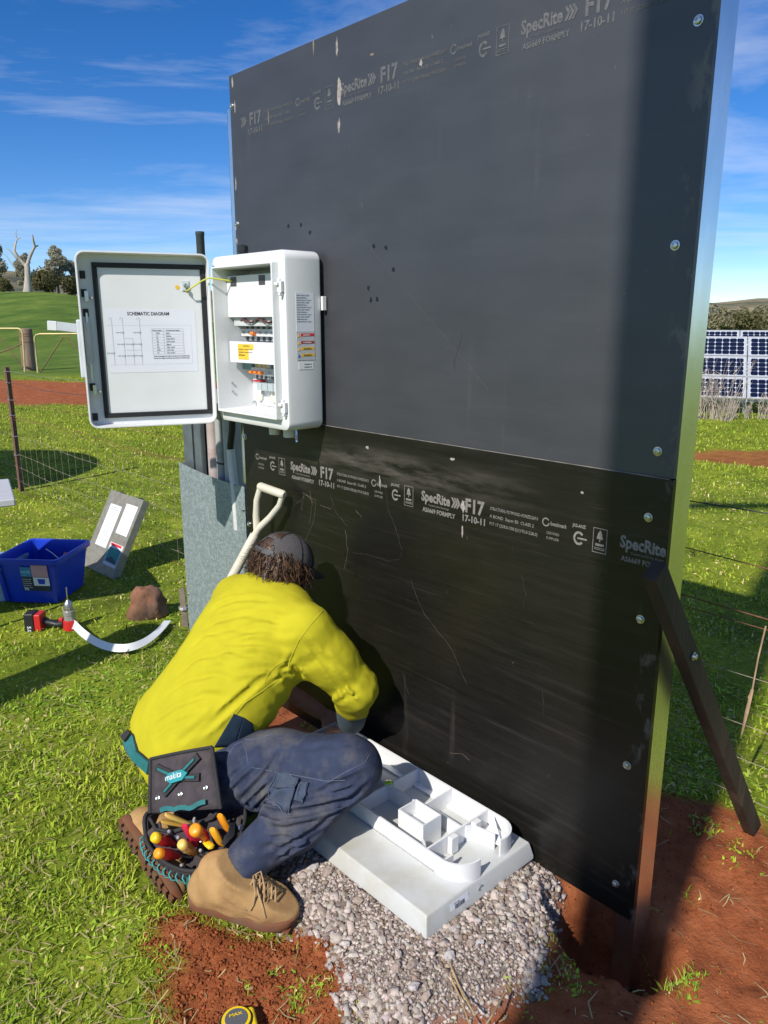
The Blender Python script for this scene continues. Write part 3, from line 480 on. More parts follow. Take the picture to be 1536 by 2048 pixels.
def printrow(sheet, base, s0, mt, y, dense):
    """the maker's line that repeats along the sheet"""
    def T(s_, x, z, size, wide, bold=0.): text('printed_text', s_, size, mt, sheet, (x, y, z), wide=wide, bold=bold)
    for k in range(-1, 3):
        x = s0+k*.683
        def ok(a, b): return a > .01 and b < 1.7995
        if ok(x, x+.118): T('SpecRite', x, base, .042, .120, .035)
        if ok(x, x+.118): T('Construction by design', x+.03, base-.013, .008, .085)
        if ok(x+.006, x+.145): T('AS6669 FORMPLY', x+.006, base-.034, .0190, .136, .03)
        elif ok(x+.006, x+.1): T('AS6669 FORM', x+.006, base-.034, .0185, .100, .02)
        if ok(x+.124, x+.152):
            a = MB()
            for q in range(3): a.prism([(x+.124+q*.010, base-.002), (x+.130+q*.010, base-.002), (x+.141+q*.010, base+.0135), (x+.130+q*.010, base+.029), (x+.124+q*.010, base+.029), (x+.133+q*.010, base+.0135)], 'y', y-.0002-.0001*q, y+.0002)
            obj('printed_arrow', a, mt, sheet)
        if ok(x+.178, x+.25): T('F17', x+.178, base-.004, .056, .072, .035); T('17-10-11', x+.166, base-.033, .027, .085, .03)
        if ok(x+.268, x+.44):
            for j, w in enumerate(('STRUCTURAL PLYWOOD-AS/NZS2269.0', 'A BOND  Super E0  CLASS 2', 'F17 17 (228.0-238.2)/(195.0-228.0)')): T(w, x+.272, base+.018-j*.022, .0125, .165-.012*(j == 1), .01)
        if ok(x+.45, x+.53):
            ring = MB(); 
            for j in range(16): a0, a1 = j*math.pi/8+.5, (j+1)*math.pi/8+.5; 
            ring.add([(x+.463+r_*math.cos(a), y, base+.019+r_*math.sin(a)) for a in np.linspace(.6, 6.2, 17) for r_ in (.0085, .012)], [(2*i, 2*i+1, 2*i+3, 2*i+2) for i in range(16)]); obj('printed_emblem', ring, mt, sheet); T('benchmark', x+.478, base+.013, .015, .05, .02); T('CERTIFIED', x+.466, base-.012, .010, .04); T('SUPPLIER', x+.466, base-.026, .010, .04)
        if ok(x+.54, x+.595):
            T('JAS-ANZ', x+.546, base+.024, .012, .04, .03); g = MB(); g.add([(x+.566+r_*math.cos(a), y, base-.004+1.15*r_*math.sin(a)) for a in np.linspace(.7, 5.6, 17) for r_ in (.0105, .016)], [(2*i, 2*i+1, 2*i+3, 2*i+2) for i in range(16)]); g.box((x+.562, y-.0003, base-.006), (x+.59, y+.0003, base-.002)); obj('printed_emblem', g, mt, sheet)
        if ok(x+.605, x+.65):
            g = MB(); a0, a1, b0, b1 = x+.607, x+.647, base-.03, base+.034
            for p, q in (((a0, b0), (a1, b0+.0015)), ((a0, b1-.0015), (a1, b1)), ((a0, b0+.0017), (a0+.0015, b1-.0017)), ((a1-.0015, b0+.0017), (a1, b1-.0017))): g.box((p[0], y-.0003, p[1]), (q[0], y+.0003, q[1]))
            g.prism([(x+.618, base+.006), (x+.636, base+.006), (x+.632, base+.022), (x+.627, base+.029), (x+.621, base+.020)], 'y', y-.0004, y); g.box((x+.6255, y-.0003, base-.001), (x+.6285, y+.0003, base+.0055)); g.box((x+.615, y-.0004, base-.012), (x+.639, y, base-.006)); g.box((x+.612, y-.0003, base-.022), (x+.642, y+.0003, base-.0205)); g.box((x+.612, y-.0003, base-.018), (x+.642, y+.0003, base-.0165)); obj('printed_emblem', g, mt, sheet)
printrow(lower, 1.016, .994-.683+.002, PRINT, -.0006, 1); printrow(upper, 2.222, .627, PRINT2, .0034, 0)
def streak(sheet, pts, w, mt, y, name='scratch'):
    mb = MB(); P = [Vector((s_, y, z)) for s_, z in pts]; mb.tube(P, [max(.0002, w*.5*(.35+.65*abs(math.sin(i*1.3+w*9e3)))) for i in range(len(P))], 4, squash=1.); return obj(name, mb, mt, sheet)
def wob(a, b, n, amp, seed):
    r = random.Random(seed); return [(a[0]+(b[0]-a[0])*i/n+r.uniform(-amp, amp)*(0 < i < n), a[1]+(b[1]-a[1])*i/n+r.uniform(-amp, amp)*(0 < i < n)) for i in range(n+1)]
def onb(px, py):
    d = ray(px, py); k = (PO-Vector((0, 0, EYE))).dot(PN)/d.dot(PN); q = topf(Vector((0, 0, EYE))+d*k); return q[0], q[2]
streak(upper, wob(onb(612, 338), onb(975, 780), 9, .003, 1), .0010, M('faint_scratch', (.055, .055, .055), .6), .0034)
for a, b in (((893, 640), (910, 755)), ((905, 735), (922, 665)), ((870, 690), (912, 712)), ((905, 752), (880, 740))): streak(upper, wob(onb(*a), onb(*b), 4, .003, a[0]), .0010, M('faint_scratch', (.055, .055, .055), .6), .0033)
for j, L_ in enumerate(([(705, 1105), (735, 1108), (775, 1122), (800, 1118), (805, 1100), (795, 1070), (776, 1015), (770, 960)], [(604, 985), (632, 1000), (628, 1040), (608, 1090)], [(660, 985), (672, 1025), (695, 1052)], [(1043, 1150), (1053, 1190), (1046, 1215)], [(690, 1060), (696, 1100), (688, 1140)], [(822, 1160), (850, 1230), (905, 1300), (935, 1370)], [(1085, 1380), (1087, 1430)], [(805, 1345), (818, 1388)], [(900, 1505), (925, 1508), (940, 1520)], [(590, 1010), (612, 990), (628, 1005)], [(640, 1010), (660, 1018), (668, 1008)], [(712, 1020), (724, 1034)], [(608, 985), (604, 1020)], [(620, 980), (625, 1010), (618, 1050)])):
    P = [onb(*p) for p in L_]; Q = []
    for i in range(len(P)-1): Q += wob(P[i], P[i+1], 4, .003, j*9+i)[:-1]
    streak(lower, Q+[P[-1]], .0010, MUD if j in (1, 4, 8, 9, 10, 11, 12, 13) else SCR, -.0005-.00004*j, 'dried_root')
def blotch(sheet, px, py, w, h, mt, seed, y):
    r = random.Random(seed); s_, z = onb(px, py); n = 14; pts = [(s_+w*(.5+.6*r.random())*math.cos(a), z+h*(.45+.7*r.random())*math.sin(a)) for a in (2*math.pi*i/n for i in range(n))]; obj('scuff', MB().prism(pts, 'y', y, y+.0004), mt, sheet)
for i, (px, py, w, h) in enumerate(((677, 180, .012, .045), (676, 252, .008, .025), (840, 125, .006, .012), (672, 95, .006, .03), (535, 232, .004, .03), (625, 97, .004, .03), (463, 165, .006, .02), (468, 215, .004, .03), (742, 108, .014, .004), (470, 455, .005, .012), (472, 482, .005, .012), (470, 370, .004, .03))): blotch(upper, px, py, w, h, SCUFF if i not in (4, 5, 8) else MUD, i, .0035)
for i, (px, py, w, h) in enumerate(((926, 1012, .010, .022), (925, 1062, .004, .02), (905, 918, .012, .006), (735, 895, .01, .006), (760, 965, .005, .03), (1165, 985, .006, .004))): blotch(lower, px, py, w, h, SCUFF, 40+i, -.0007)
DARKM = M('wet_smudge', (.004, .004, .005), .25, var=.3); 
for i, (px, py) in enumerate(((745, 492), (770, 495), (785, 540), (735, 575), (752, 598), (740, 600), (575, 452), (600, 450), (618, 465), (690, 1110), (698, 1135), (712, 1150), (1205, 1150))): blotch(upper if py < 800 else lower, px, py, .008, .009, DARKM, 70+i, .0036 if py < 800 else -.0004)
# posts behind the sheets: lipped galvanised channels
def channel(s0, s1, d0, d1, z0, z1, t=.003):
    mb = MB(); mb.box((s1-t, -d1, z0), (s1, -d0, z1)); mb.box((s0, -d1, z0), (s1-t-.0002, -d1+t, z1)); mb.box((s0, -d0-t, z0), (s1-t-.0002, -d0, z1)); mb.box((s0, -d1+t+.0002, z0), (s0+t, -d1+.02, z1)); mb.box((s0, -d0-.02, z0), (s0+t, -d0-t-.0002, z1)); return mb
POSTM = M('galvanised_post', (.82, .85, .86), .27, metal=1, var=.10, vs=14, stretch=(1, 1, .35), bump=.05, bs=30)
obj('post', channel(1.742, 1.797, -.098, -.0195, -.26, 2.46), POSTM, bb); obj('post', channel(.02, -.045, -.098, -.0195, -.16, 2.30), POSTM, bb)
for z in (.12, 1.1, 1.34, 2.28): obj('rail', MB().box((.03, .021, z), (1.73, .06, z+.04)), POSTM, bb)
def screw(parent, s_, z, r=.0085, y=0.):
    mb = MB(); mb.lathe((s_, y, z), (0, -1, 0), [(0, r*1.35), (.0015, r*1.3), (.0017, r), (.0065, r*.92), (.0075, r*.7), (.0076, r*.4), (.005, r*.36)], 12); return obj('screw', mb, ZINC, parent, smooth=35)
for s_, z in ((1.761, 2.142), (1.753, 1.711), (1.754, 1.26), (1.747, 1.102), (1.749, .846), (1.747, .445), (1.744, .086), (.012, 1.104), (.012, .745), (.012, .35), (.012, 1.9), (.012, 2.3)): screw(bb, s_, z, .0085, .004 if z > 1.2 else 0)
# ------------------------------------------------------------------ electrical cabinet on the board
CS0, CS1, CZ0, CZ1, CD = .085, .532, 1.192, 1.772, .158
def rr(x0, x1, z0, z1, r, y, n=6):
    o = []
    for cx, cz, a in ((x1-r, z0+r, -90), (x1-r, z1-r, 0), (x0+r, z1-r, 90), (x0+r, z0+r, 180)):
        for i in range(n+1): q = math.radians(a+90*i/n); o.append((cx+r*math.cos(q), y, cz+r*math.sin(q)))
    return o
def loft(rings, close0=True, close1=True):
    n = len(rings[0]); mb = MB(); mb.v = [p for r in rings for p in r]; mb.f = [(i*n+j, i*n+(j+1) % n, (i+1)*n+(j+1) % n, (i+1)*n+j) for i in range(len(rings)-1) for j in range(n)]
    if close0: mb.f.append(tuple(range(n-1, -1, -1)))
    if close1: mb.f.append(tuple(range((len(rings)-1)*n, len(rings)*n)))
    mb.m = [0]*len(mb.f); return mb
cab = thing('electrical_cabinet', 'open white electrical cabinet mounted on the black backboard', 'cabinet', pf(0, 0, 0), PR)
def RR(i, d, r=.03): return rr(CS0+i, CS1-i, CZ0+i, CZ1-i, max(r-i, .004), -d)
obj('shell', loft([RR(.012, .014), RR(.002, .016), RR(0, .022), RR(0, CD-.014), RR(.003, CD-.004), RR(.010, CD), RR(.034, CD), RR(.036, CD-.002), RR(.038, CD+.022), RR(.040, CD+.024), RR(.0425, CD+.024), RR(.044, CD+.022), RR(.045, .030)]), WHITE2, cab, smooth=32)
for z in (CZ0+.08, CZ1-.115):      # latch keepers on the right edge
    mb = MB(); mb.box((CS1-.030, -CD-.012, z-.018), (CS1-.006, -CD-.0002, z+.018)); mb.box((CS1-.034, -CD-.020, z+.004), (CS1-.016, -CD-.0122, z+.014)); mb.box((CS1-.018, -CD-.016, z-.028), (CS1-.008, -CD-.0004, z-.0182)); mb.box((CS1-.030, -CD-.010, z+.0182), (CS1-.018, -CD-.0004, z+.026)); obj('latch_keeper', mb, WHITE, cab, bevel=.002)
obj('mounting_tab', MB().box((CS1+.0002, -.016, 1.585), (CS1+.009, -.012, 1.63)).box((CS1+.0092, -.016, 1.585), (CS1+.0115, -.001, 1.63)), WHITE2, cab, bevel=.001)
# things inside
IS0, IS1, IZ0, IZ1 = CS0+.045, CS1-.045, CZ0+.045, CZ1-.045; Iw, Ih = IS1-IS0, IZ1-IZ0
def IP(fs, fz): return IS0+fs*Iw, IZ1-fz*Ih
obj('mounting_plate', MB().box((IS0+.06, -.036, IZ0+.01), (IS1-.005, -.033, IZ1-.01)), WHITE2, cab)
a = IP(.0, .045); b_ = IP(.80, .335); cov = obj('module_cover', MB().box((a[0], -.125, b_[1]), (b_[0], -.045, a[1])), WHITE, cab, bevel=.003)
for fx in (.1, .72): obj('slot', MB().box((a[0]+fx*(b_[0]-a[0]), -.1262, a[1]-.036), (a[0]+(fx+.13)*(b_[0]-a[0]), -.1251, a[1]-.004)), STEELD, cov)
obj('module_base', MB().box((a[0]+.012, -.11, b_[1]-.030), (b_[0], -.046, b_[1]-.001)), M('pale_grey_plastic', (.52, .55, .55), .4), cab, bevel=.002)
mb = MB(); r_ = random.Random(5)
for j in range(3): mb.tube([(a[0]+.06+j*.01+(b_[0]-a[0]-.08)*i/7, -.112-.004*j, b_[1]-.012+.008*math.sin(i*1.7+j)) for i in range(8)], .0018, 5)
obj('wiring', mb, M('dark_red_wire', (.10, .03, .03), .5), cab)
obj('wiring', MB().tube([(a[0]-.001, -.10, a[1]-.075), (a[0]-.02, -.10, a[1]-.09), (a[0]-.045, -.09, a[1]-.12)], .002, 5).tube([(a[0]-.001, -.095, a[1]-.08), (a[0]-.018, -.09, a[1]-.10), (a[0]-.044, -.085, a[1]-.122)], .002, 5), BLACK, cab)
def breaker_row(fs0, fs1, fz0, fz1, n, tog, mt, topc=None):
    for i in range(n):
        p, q = IP(fs0+(fs1-fs0)*i/n, fz0), IP(fs0+(fs1-fs0)*(i+1)/n, fz1); w = q[0]-p[0]; h = p[1]-q[1]
        br = obj('circuit_breaker', MB().box((p[0]+.0006, -.062, q[1]), (q[0]-.0006, -.040, p[1])).box((p[0]+.0006, -.078, q[1]+h*.27), (q[0]-.0006, -.0622, p[1]-h*.27)), mt, cab, bevel=.0008)
        if i in tog: obj('toggle', MB().box((p[0]+w*.22, -.094, q[1]+h*.33), (q[0]-w*.22, -.0785, q[1]+h*.52), rot=Matrix.Rotation(-.35, 3, 'X')), ORNG, br, bevel=.001)
        else: obj('port', MB().box((p[0]+w*.3, -.0795, q[1]+h*.42), (q[0]-w*.3, -.0784, q[1]+h*.58)), M('grey_print', (.3, .32, .34), .6), br)
        for e in (.1, .85): obj('terminal', MB().lathe(((p[0]+q[0])/2, -.0622, q[1]+h*e), (0, -1, 0), [(0, w*.28), (.001, w*.28), (.0012, w*.12)], 8), STEELD if e < .5 else YEL if topc else STEELD, br)
BRK = M('breaker_white', (.68, .70, .69), .4)
obj('din_rail', MB().box((IP(.0, 0)[0], -.0395, IP(0, .47)[1]), (IS1-.006, -.037, IP(0, .41)[1])), ZINC, cab); breaker_row(.02, .62, .385, .50, 6, (2,), BRK)
obj('din_rail', MB().box((IP(.0, 0)[0], -.0395, IP(0, .72)[1]), (IS1-.006, -.037, IP(0, .66)[1])), ZINC, cab); obj('relay', MB().box((IP(.01, 0)[0], -.075, IP(0, .715)[1]), (IP(.17, 0)[0], -.040, IP(0, .655)[1])), M('green_grey_plastic', (.13, .25, .24), .45), cab, bevel=.001)
breaker_row(.18, .42, .665, .775, 3, (0, 1, 2), BRK, 1); breaker_row(.44, .70, .67, .775, 2, (), M('breaker_grey', (.42, .46, .47), .4))
a, b_ = IP(.02, .505), IP(.82, .655); shd = obj('insulating_shield', MB().box((a[0], -.1285, b_[1]), (b_[0], -.1265, a[1])), PAPER, cab); obj('standoff', MB().box((a[0]+.05, -.1263, b_[1]+.01), (b_[0]-.02, -.064, b_[1]+.014)), WHITE2, cab)
obj('warning_sticker', MB().box((a[0]+.055, -.1296, a[1]-.062), (a[0]+.155, -.1287, a[1]-.008)), YEL, shd); text('printed_text', 'CAUTION', .009, INK, shd, (a[0]+.088, -.1299, a[1]-.018))
for j in range(3): text('printed_text', 'DISCONNECT ALL SOURCES OF SUPPLY', .006, INK, shd, (a[0]+.06, -.1299, a[1]-.029-j*.010), wide=.09 if j < 2 else .04)
obj('sticker', MB().box((a[0]+.125, -.1297, b_[1]+.003), (a[0]+.172, -.1288, b_[1]+.046)), M('sticker_white', (.78, .78, .78), .6), shd)
for j in range(4): obj('terminal_block', MB().box((IP(.22+.1*j, 0)[0], -.068, IP(0, .86)[1]), (IP(.31+.1*j, 0)[0], -.040, IP(0, .805)[1])), M('steel_grey_plastic', (.40, .46, .48), .35), cab, bevel=.0015)
obj('indicator', MB().box((IP(.12, 0)[0], -.06, IP(0, .80)[1]), (IP(.27, 0)[0], -.037, IP(0, .79)[1])), RED, cab); obj('socket_block', MB().box((IP(.11, 0)[0], -.055, IP(0, .815)[1]), (IP(.21, 0)[0], -.037, IP(0, .785)[1]+.002)), BRK, cab)
for fs in (.16, .42): p = IP(fs, .905); obj('blanking_plug', MB().lathe((p[0], -.0365, p[1]), (0, -1, 0), [(0, .0225), (.008, .0225), (.010, .020), (.0102, .002)], 20), M('cream_plastic', (.66, .64, .54), .45), cab, smooth=40)
for fs, fz in ((-.18, .1), (-.18, .18), (.0, .93), (-.17, .82), (-.17, .77)): 
    p = IP(fs, fz); 
for z in (IZ1-.05, IZ1-.09, IZ0+.06, IZ0+.09): obj('bolt', MB().lathe((IS0, -.12, z), (1, 0, 0), [(.0002, .0045), (.003, .0045), (.004, .003)], 8), ZINC, cab)
for fs, fz in ((.02, .965), (.93, .965)): p = IP(fs, fz); obj('bolt', MB().lathe((p[0]+.01, -.037, p[1]), (0, -1, 0), [(0, .008), (.004, .008), (.006, .004)], 8), ZINC, cab)
for s_, q in ((.34, .022), (.43, .024)): obj('cable_gland', MB().lathe((s_, -.085, CZ0+.0), (0, 0, -1), [(0, q), (.006, q), (.007, q*.92), (.034, q*.92), (.035, q*.8)], 16), M('cream_gland', (.60, .60, .54), .45), cab, smooth=40)
obj('cabinet_key', MB().bar((.505, -.11, CZ0-.001), (.512, -.115, CZ0-.04), .006, .003).tube([(.507, -.112, CZ0-.018), (.516, -.12, CZ0-.03)], .003, 6), ZINC, cab)
obj('cable_gland', MB().lathe((.16, -.07, CZ1-.001), (0, 0, 1), [(0, .014), (.014, .014), (.0145, .017), (.020, .017), (.0205, .019), (.036, .019), (.040, .015), (.042, .010)], 10), M('black_nylon', (.012, .014, .016), .45), cab)
# labels on the right side of the cabinet
def sidelab(d0, d1, z0, z1, mt, k=0, name='label_sticker'): return obj(name, MB().box((CS1+.0002, -d1, z0), (CS1+.0008+.0004*k, -d0, z1)), mt, cab)
def SD(fx): return CD-.006-fx*(CD-.03)
side_tx = (math.pi/2, 0, math.pi/2)
l1 = sidelab(.045, .118, 1.425, 1.64, PAPER); tg = sidelab(.045, .118, 1.425, 1.518, M('label_grey', (.5, .52, .55), .6), .5)
for z, mt in ((1.510, RED), (1.486, M('brown_red', (.38, .05, .04), .5)), (1.466, YEL), (1.445, YEL)):
    sidelab(.047, .101, z-.008, z+.001, mt, 1.4); 
    obj('warning_triangle', MB().prism([(-.115, z-.010), (-.104, z-.010), (-.1095, z)], 'x', CS1+.001, CS1+.0016), YEL if z > 1.45 else M('blue_print', (.04, .15, .45), .5), cab)
for z, w in ((1.5035, 'DANGER'), (1.4795, 'WARNING'), (1.4595, 'CAUTION'), (1.4385, 'CAUTION')): text('printed_text', w, .007, WHITE if z > 1.47 else INK, cab, (CS1+.0017, -.092, z), rot=side_tx)
for i in range(12): text('printed_text', ('MODEL  DC INPUT  AC OUTPUT', 'RATED VOLTAGE 230 V a.c.', 'ENCLOSURE IP65  CLASS I')[i % 3], .0055, M('grey_print', (.3, .32, .34), .6), cab, (CS1+.0011, -.115, 1.630-i*.0075), rot=side_tx, wide=(.05, .042, .058)[i % 3])
sidelab(.052, .112, 1.395, 1.418, M('sticker_white', (.78, .78, .78), .6), .3)
for i in range(2): text('printed_text', 'SN 2Q10-0 1B', .005, INK, cab, (CS1+.0013, -.090, 1.410-i*.009), rot=side_tx, wide=.03)
# the open door
DW, DH = .440, CZ1-CZ0+.012; DA = math.radians(111)
door = obj('door', loft([rr(0, DW, 0, DH, .028, -.026), rr(0, DW, 0, DH, .03, -.022), rr(0, DW, 0, DH, .03, .034), rr(.001, DW-.001, .001, DH-.001, .03, .036), rr(.005, DW-.005, .005, DH-.005, .026, .036), rr(.006, DW-.006, .006, DH-.006, .025, .033), rr(.008, DW-.008, .008, DH-.008, .022, -.0175)]), WHITE2, cab, smooth=32, loc=(CS0+.004, -CD-.016, CZ0-.006), rot=(0, 0, -DA))
def dbox(x0, x1, z0, z1, y0, y1, mt, name, par=None, bv=0): return obj(name, MB().box((x0, y0, z0), (x1, y1, z1)), mt, par or door, bevel=bv)
gm = MB(); g0, g1, h0, h1, gw = .010, DW-.052, .030, DH-.034, .016
for q in (((g0, -.0172, h0), (g1, -.006, h0+gw)), ((g0, -.0172, h1-gw), (g1, -.006, h1)), ((g0, -.0172, h0+gw+.0003), (g0+gw, -.006, h1-gw-.0003)), ((g1-gw, -.0172, h0+gw+.0003), (g1, -.006, h1-gw-.0003))): gm.box(*q)
obj('gasket', gm, BLACK, door, bevel=.002); dbox(g0+gw+.001, g1-gw-.001, h0+gw+.001, h1-gw-.001, -.0172, -.012, WHITE2, 'inner_panel')
for z in (DH-.075, DH-.135, DH-.20, .14, .035): dbox(DW-.030, DW-.012, z-.013, z+.013, -.0172, -.014, BLACK, 'latch_slot')
for z in (DH-.150, .125): obj('latch_hook', MB().box((DW-.034, -.0138, z-.012), (DW-.022, -.004, z+.022)).tube([(DW-.036, -.004, z), (DW-.045, .004, z)], .004, 8), ZINC, door)
dbox(DW-.026, DW-.020, .16, DH-.20, -.0135, -.008, ZINC, 'locking_rod')
dbox(DW-.030, DW-.010, .22, .36, -.010, -.002, M('pale_grey_plastic', (.52, .55, .55), .4), 'lock_body')
# outside swing handle with its lever sticking out to the left
obj('handle', MB().box((DW-.045, -.044, .17), (DW+.013, -.0265, .37)), M('light_grey_plastic', (.50, .53, .56), .35), door, bevel=.006)
obj('handle_lever', MB().bar((DW-.028, -.048, .335), (DW+.075, -.052, .348), .012, .030).bar((DW+.0755, -.052, .348), (DW+.105, -.053, .350), .013, .032, mi=1), [M('light_grey_plastic', (.50, .53, .56), .35), WHITE], door, bevel=.002)
# paper with the schematic
pp = dbox(.052, .355, .187, .405, -.0118, -.0113, PAPER, 'schematic_sheet'); TX = (math.pi/2, 0, math.pi)
text('printed_text', 'SCHEMATIC DIAGRAM', .0165, INK, pp, (.285, -.0110, .384), rot=TX, wide=.142, bold=.02)
GRN = M('fine_line', (.33, .33, .37), .7); ln = MB()
def hl(x0, x1, z, t=.0007): ln.box((min(x0, x1), -.0112, z-t/2), (max(x0, x1), -.0109, z+t/2))
def vl(x, z0, z1, t=.0008): ln.box((x-t/2, -.01105, min(z0, z1)), (x+t/2, -.01075, max(z0, z1)))
for x in (.338, .302, .245): vl(x, .212, .375); vl(x+.008, .368, .375); hl(x, x+.008, .3755)
vl(.272, .212, .305); hl(.272, .302, .305); hl(.245, .302, .265)
for x, z in ((.302, .325), (.245, .325), (.302, .285), (.245, .285), (.272, .285), (.338, .255), (.302, .245), (.272, .245), (.245, .245)): ln.box((x-.0018, -.0109, z-.004), (x+.0018, -.01065, z+.004)); text('printed_text', 'KM1 40A', .0055, GRN, pp, (x+.024, -.0106, z-.001), rot=TX)
for i in range(46): x = .070+i*.0062; ln.box((x, -.0112, .3495), (x+.003, -.0109, .3503)); ln.box((x, -.0112, .2145), (x+.003, -.0109, .2153))
for i in range(24): z = .217+i*.0056; ln.box((.0695, -.0112, z), (.0703, -.0109, z+.003))
tx0, tx1, tz0, tz1 = .098, .206, .250, .338; rows = 9
for i in range(rows+1): hl(tx0, tx1, tz0+(tz1-tz0)*i/rows, .0006)
for x in (tx0, .166, tx1): vl(x, tz0, tz1, .0006)
for i in range(rows): z = tz0+(tz1-tz0)*(i+.25)/rows; text('printed_text', ('Device name', 'K1', 'KM2', 'SB1', 'Q1', 'Q2', 'FU', 'X1', 'RCD')[rows-1-i] if i == rows-1 else ('K1', 'KM2', 'SB1', 'Q1', 'Q2', 'FU', 'X1', 'RCD')[i], .0058, INK, pp, (.192 if i < rows-1 else .203, -.0106, z), rot=TX); text('printed_text', 'Terminal description' if i == rows-1 else ('Fuse switch', 'Grid relay', 'Main switch', 'Bypass', 'Smart meter', 'Surge device', 'Backup', 'Earth')[i], .0058, INK, pp, (.158, -.0106, z), rot=TX)
for j in range(2): text('printed_text', 'The above circuit diagram is for reference only. Please refer to the label for details.', .0055, INK, pp, (.205, -.0106, .241-j*.007), rot=TX, wide=.125)
tag(obj('drawn_lines', ln, GRN, pp), kind='stuff')
dbox(.068, .094, .468, .503, -.0118, -.008, M('clear_tab', (.62, .65, .66), .25), 'earth_terminal', None, .002); obj('earth_bolt', MB().lathe((.081, -.008, .487), (0, 1, 0), [(0, .007), (.006, .007), (.007, .004)], 8), ZINC, door); obj('earth_sticker', MB().lathe((.108, -.0118, .480), (0, 1, 0), [(0, .0075), (.0006, .0075)], 16), YEL, door)
obj('wire_lug', MB().box((.072, -.006, .462), (.079, .000, .476)), BLACK, door)
e0 = Matrix.Rotation(-DA, 3, 'Z') @ Vector((.075, -.002, .462)) + Vector((CS0+.004, -CD-.016, CZ0-.006))
obj('earth_wire', MB().tube([e0, e0+Vector((.012, -.01, .005)), (CS0+.025, -CD-.055, CZ1-.085), (CS0+.055, -CD-.045, CZ1-.075), (CS0+.085, -.12, CZ1-.085), (IS0+.055, -.09, CZ1-.108)], .0028, 7), M('earth_wire', (.55, .58, .05), .45), cab, smooth=60)
# ------------------------------------------------------------------ galvanised cover sheet, post and conduits left of the board
def pthing(name, label, cat): return thing(name, label, cat, pf(0, 0, 0), PR)
cv = pthing('metal_cover', 'mottled galvanised steel cover sheet standing left of the black backboard', 'metal sheet')
def sheet_mesh():
    mb = MB(); n = 12; x0, x1 = -.548, -.008
    for i in range(n+1): f = i/n; mb.v += [(x0+(x1-x0)*f, -.004-.004*math.sin(f*7), -.085), (x0+(x1-x0)*f, -.004-.003*math.sin(f*5+1), .45), (x0+(x1-x0)*f, -.004, .928-.034*min(1, f/.85)-.006*math.sin(f*4))]
    for i in range(n):
        for j in range(2): mb.f.append((i*3+j, i*3+3+j, i*3+4+j, i*3+1+j)); mb.m.append(0)
    return mb
so_ = obj('sheet', sheet_mesh(), GALVS, cv); q = so_.modifiers.new('thickness', 'SOLIDIFY'); q.thickness = .0016
obj('return_flange', MB().box((-.549, -.002, -.085), (-.5475, .05, .924)), GALVS, cv); screw(cv, -.02, .80, .006, -.005); screw(cv, -.535, .3, .005, -.006)
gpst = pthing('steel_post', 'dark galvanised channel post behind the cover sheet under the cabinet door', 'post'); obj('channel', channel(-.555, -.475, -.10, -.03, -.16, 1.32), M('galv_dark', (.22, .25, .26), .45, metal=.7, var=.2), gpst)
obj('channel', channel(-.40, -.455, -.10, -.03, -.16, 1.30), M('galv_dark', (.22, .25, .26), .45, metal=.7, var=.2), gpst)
c1 = pthing('conduit', 'dark pipe rising above the open cabinet door', 'pipe'); obj('pipe', MB().lathe((-.43, .10, 1.0), (0, 0, 1), [(0, .0175), (.90, .0175), (.902, .019), (.915, .019), (.916, .012)], 12), M('dark_pipe', (.055, .065, .07), .45, var=.15), c1, smooth=40)
c2 = pthing('conduit', 'pinkish grey rusty conduit leftmost behind the cover sheet', 'pipe'); obj('pipe', MB().lathe((-.345, .06, -.15), (0, 0, 1), [(0, .026), (1.42, .026)], 14), M('pink_pvc', (.40, .33, .31), .6, var=.25, vs=9, col2=(.28, .13, .09), c2pos=(.55, .7)), c2, smooth=40)
c3 = pthing('conduit', 'narrow grey conduit between the pink conduit and the wide conduit', 'pipe'); obj('pipe', MB().lathe((-.268, .05, -.15), (0, 0, 1), [(0, .020), (1.42, .020)], 12), GREY, c3, smooth=40); obj('cable_tie', MB().lathe((-.268, .05, .955), (.25, 0, 1), [(0, .0215), (.006, .0215)], 12), BLACK, c3)
c4 = pthing('conduit', 'wide grey conduit with ribbed flange under the cabinet door', 'pipe'); obj('pipe', MB().lathe((-.205, .075, -.15), (0, 0, 1), [(0, .042), (1.40, .042)], 18), GREY, c4, smooth=40); obj('flange', MB().lathe((-.24, .055, 1.196), (0, 0, 1), [(0, .07), (.004, .085), (.016, .092), (.018, .085)], 24), M('beige_plastic', (.42, .40, .36), .6), c4, smooth=40)
cb = pthing('cable', 'black cable entering a white conduit beside the cover sheet', 'cable'); obj('sheath', MB().tube([(-.06, -.01, 1.20), (-.085, .0, 1.12), (-.125, .012, 1.05), (-.128, .014, 1.03)], .0135, 9), BLACK, cb, smooth=60); obj('conduit_end', MB().tube([(-.128, .014, 1.035), (-.118, .012, .95), (-.098, .008, .88), (-.09, .008, .70)], .0175, 10), M('white_conduit', (.58, .58, .56), .45), cb, smooth=60)
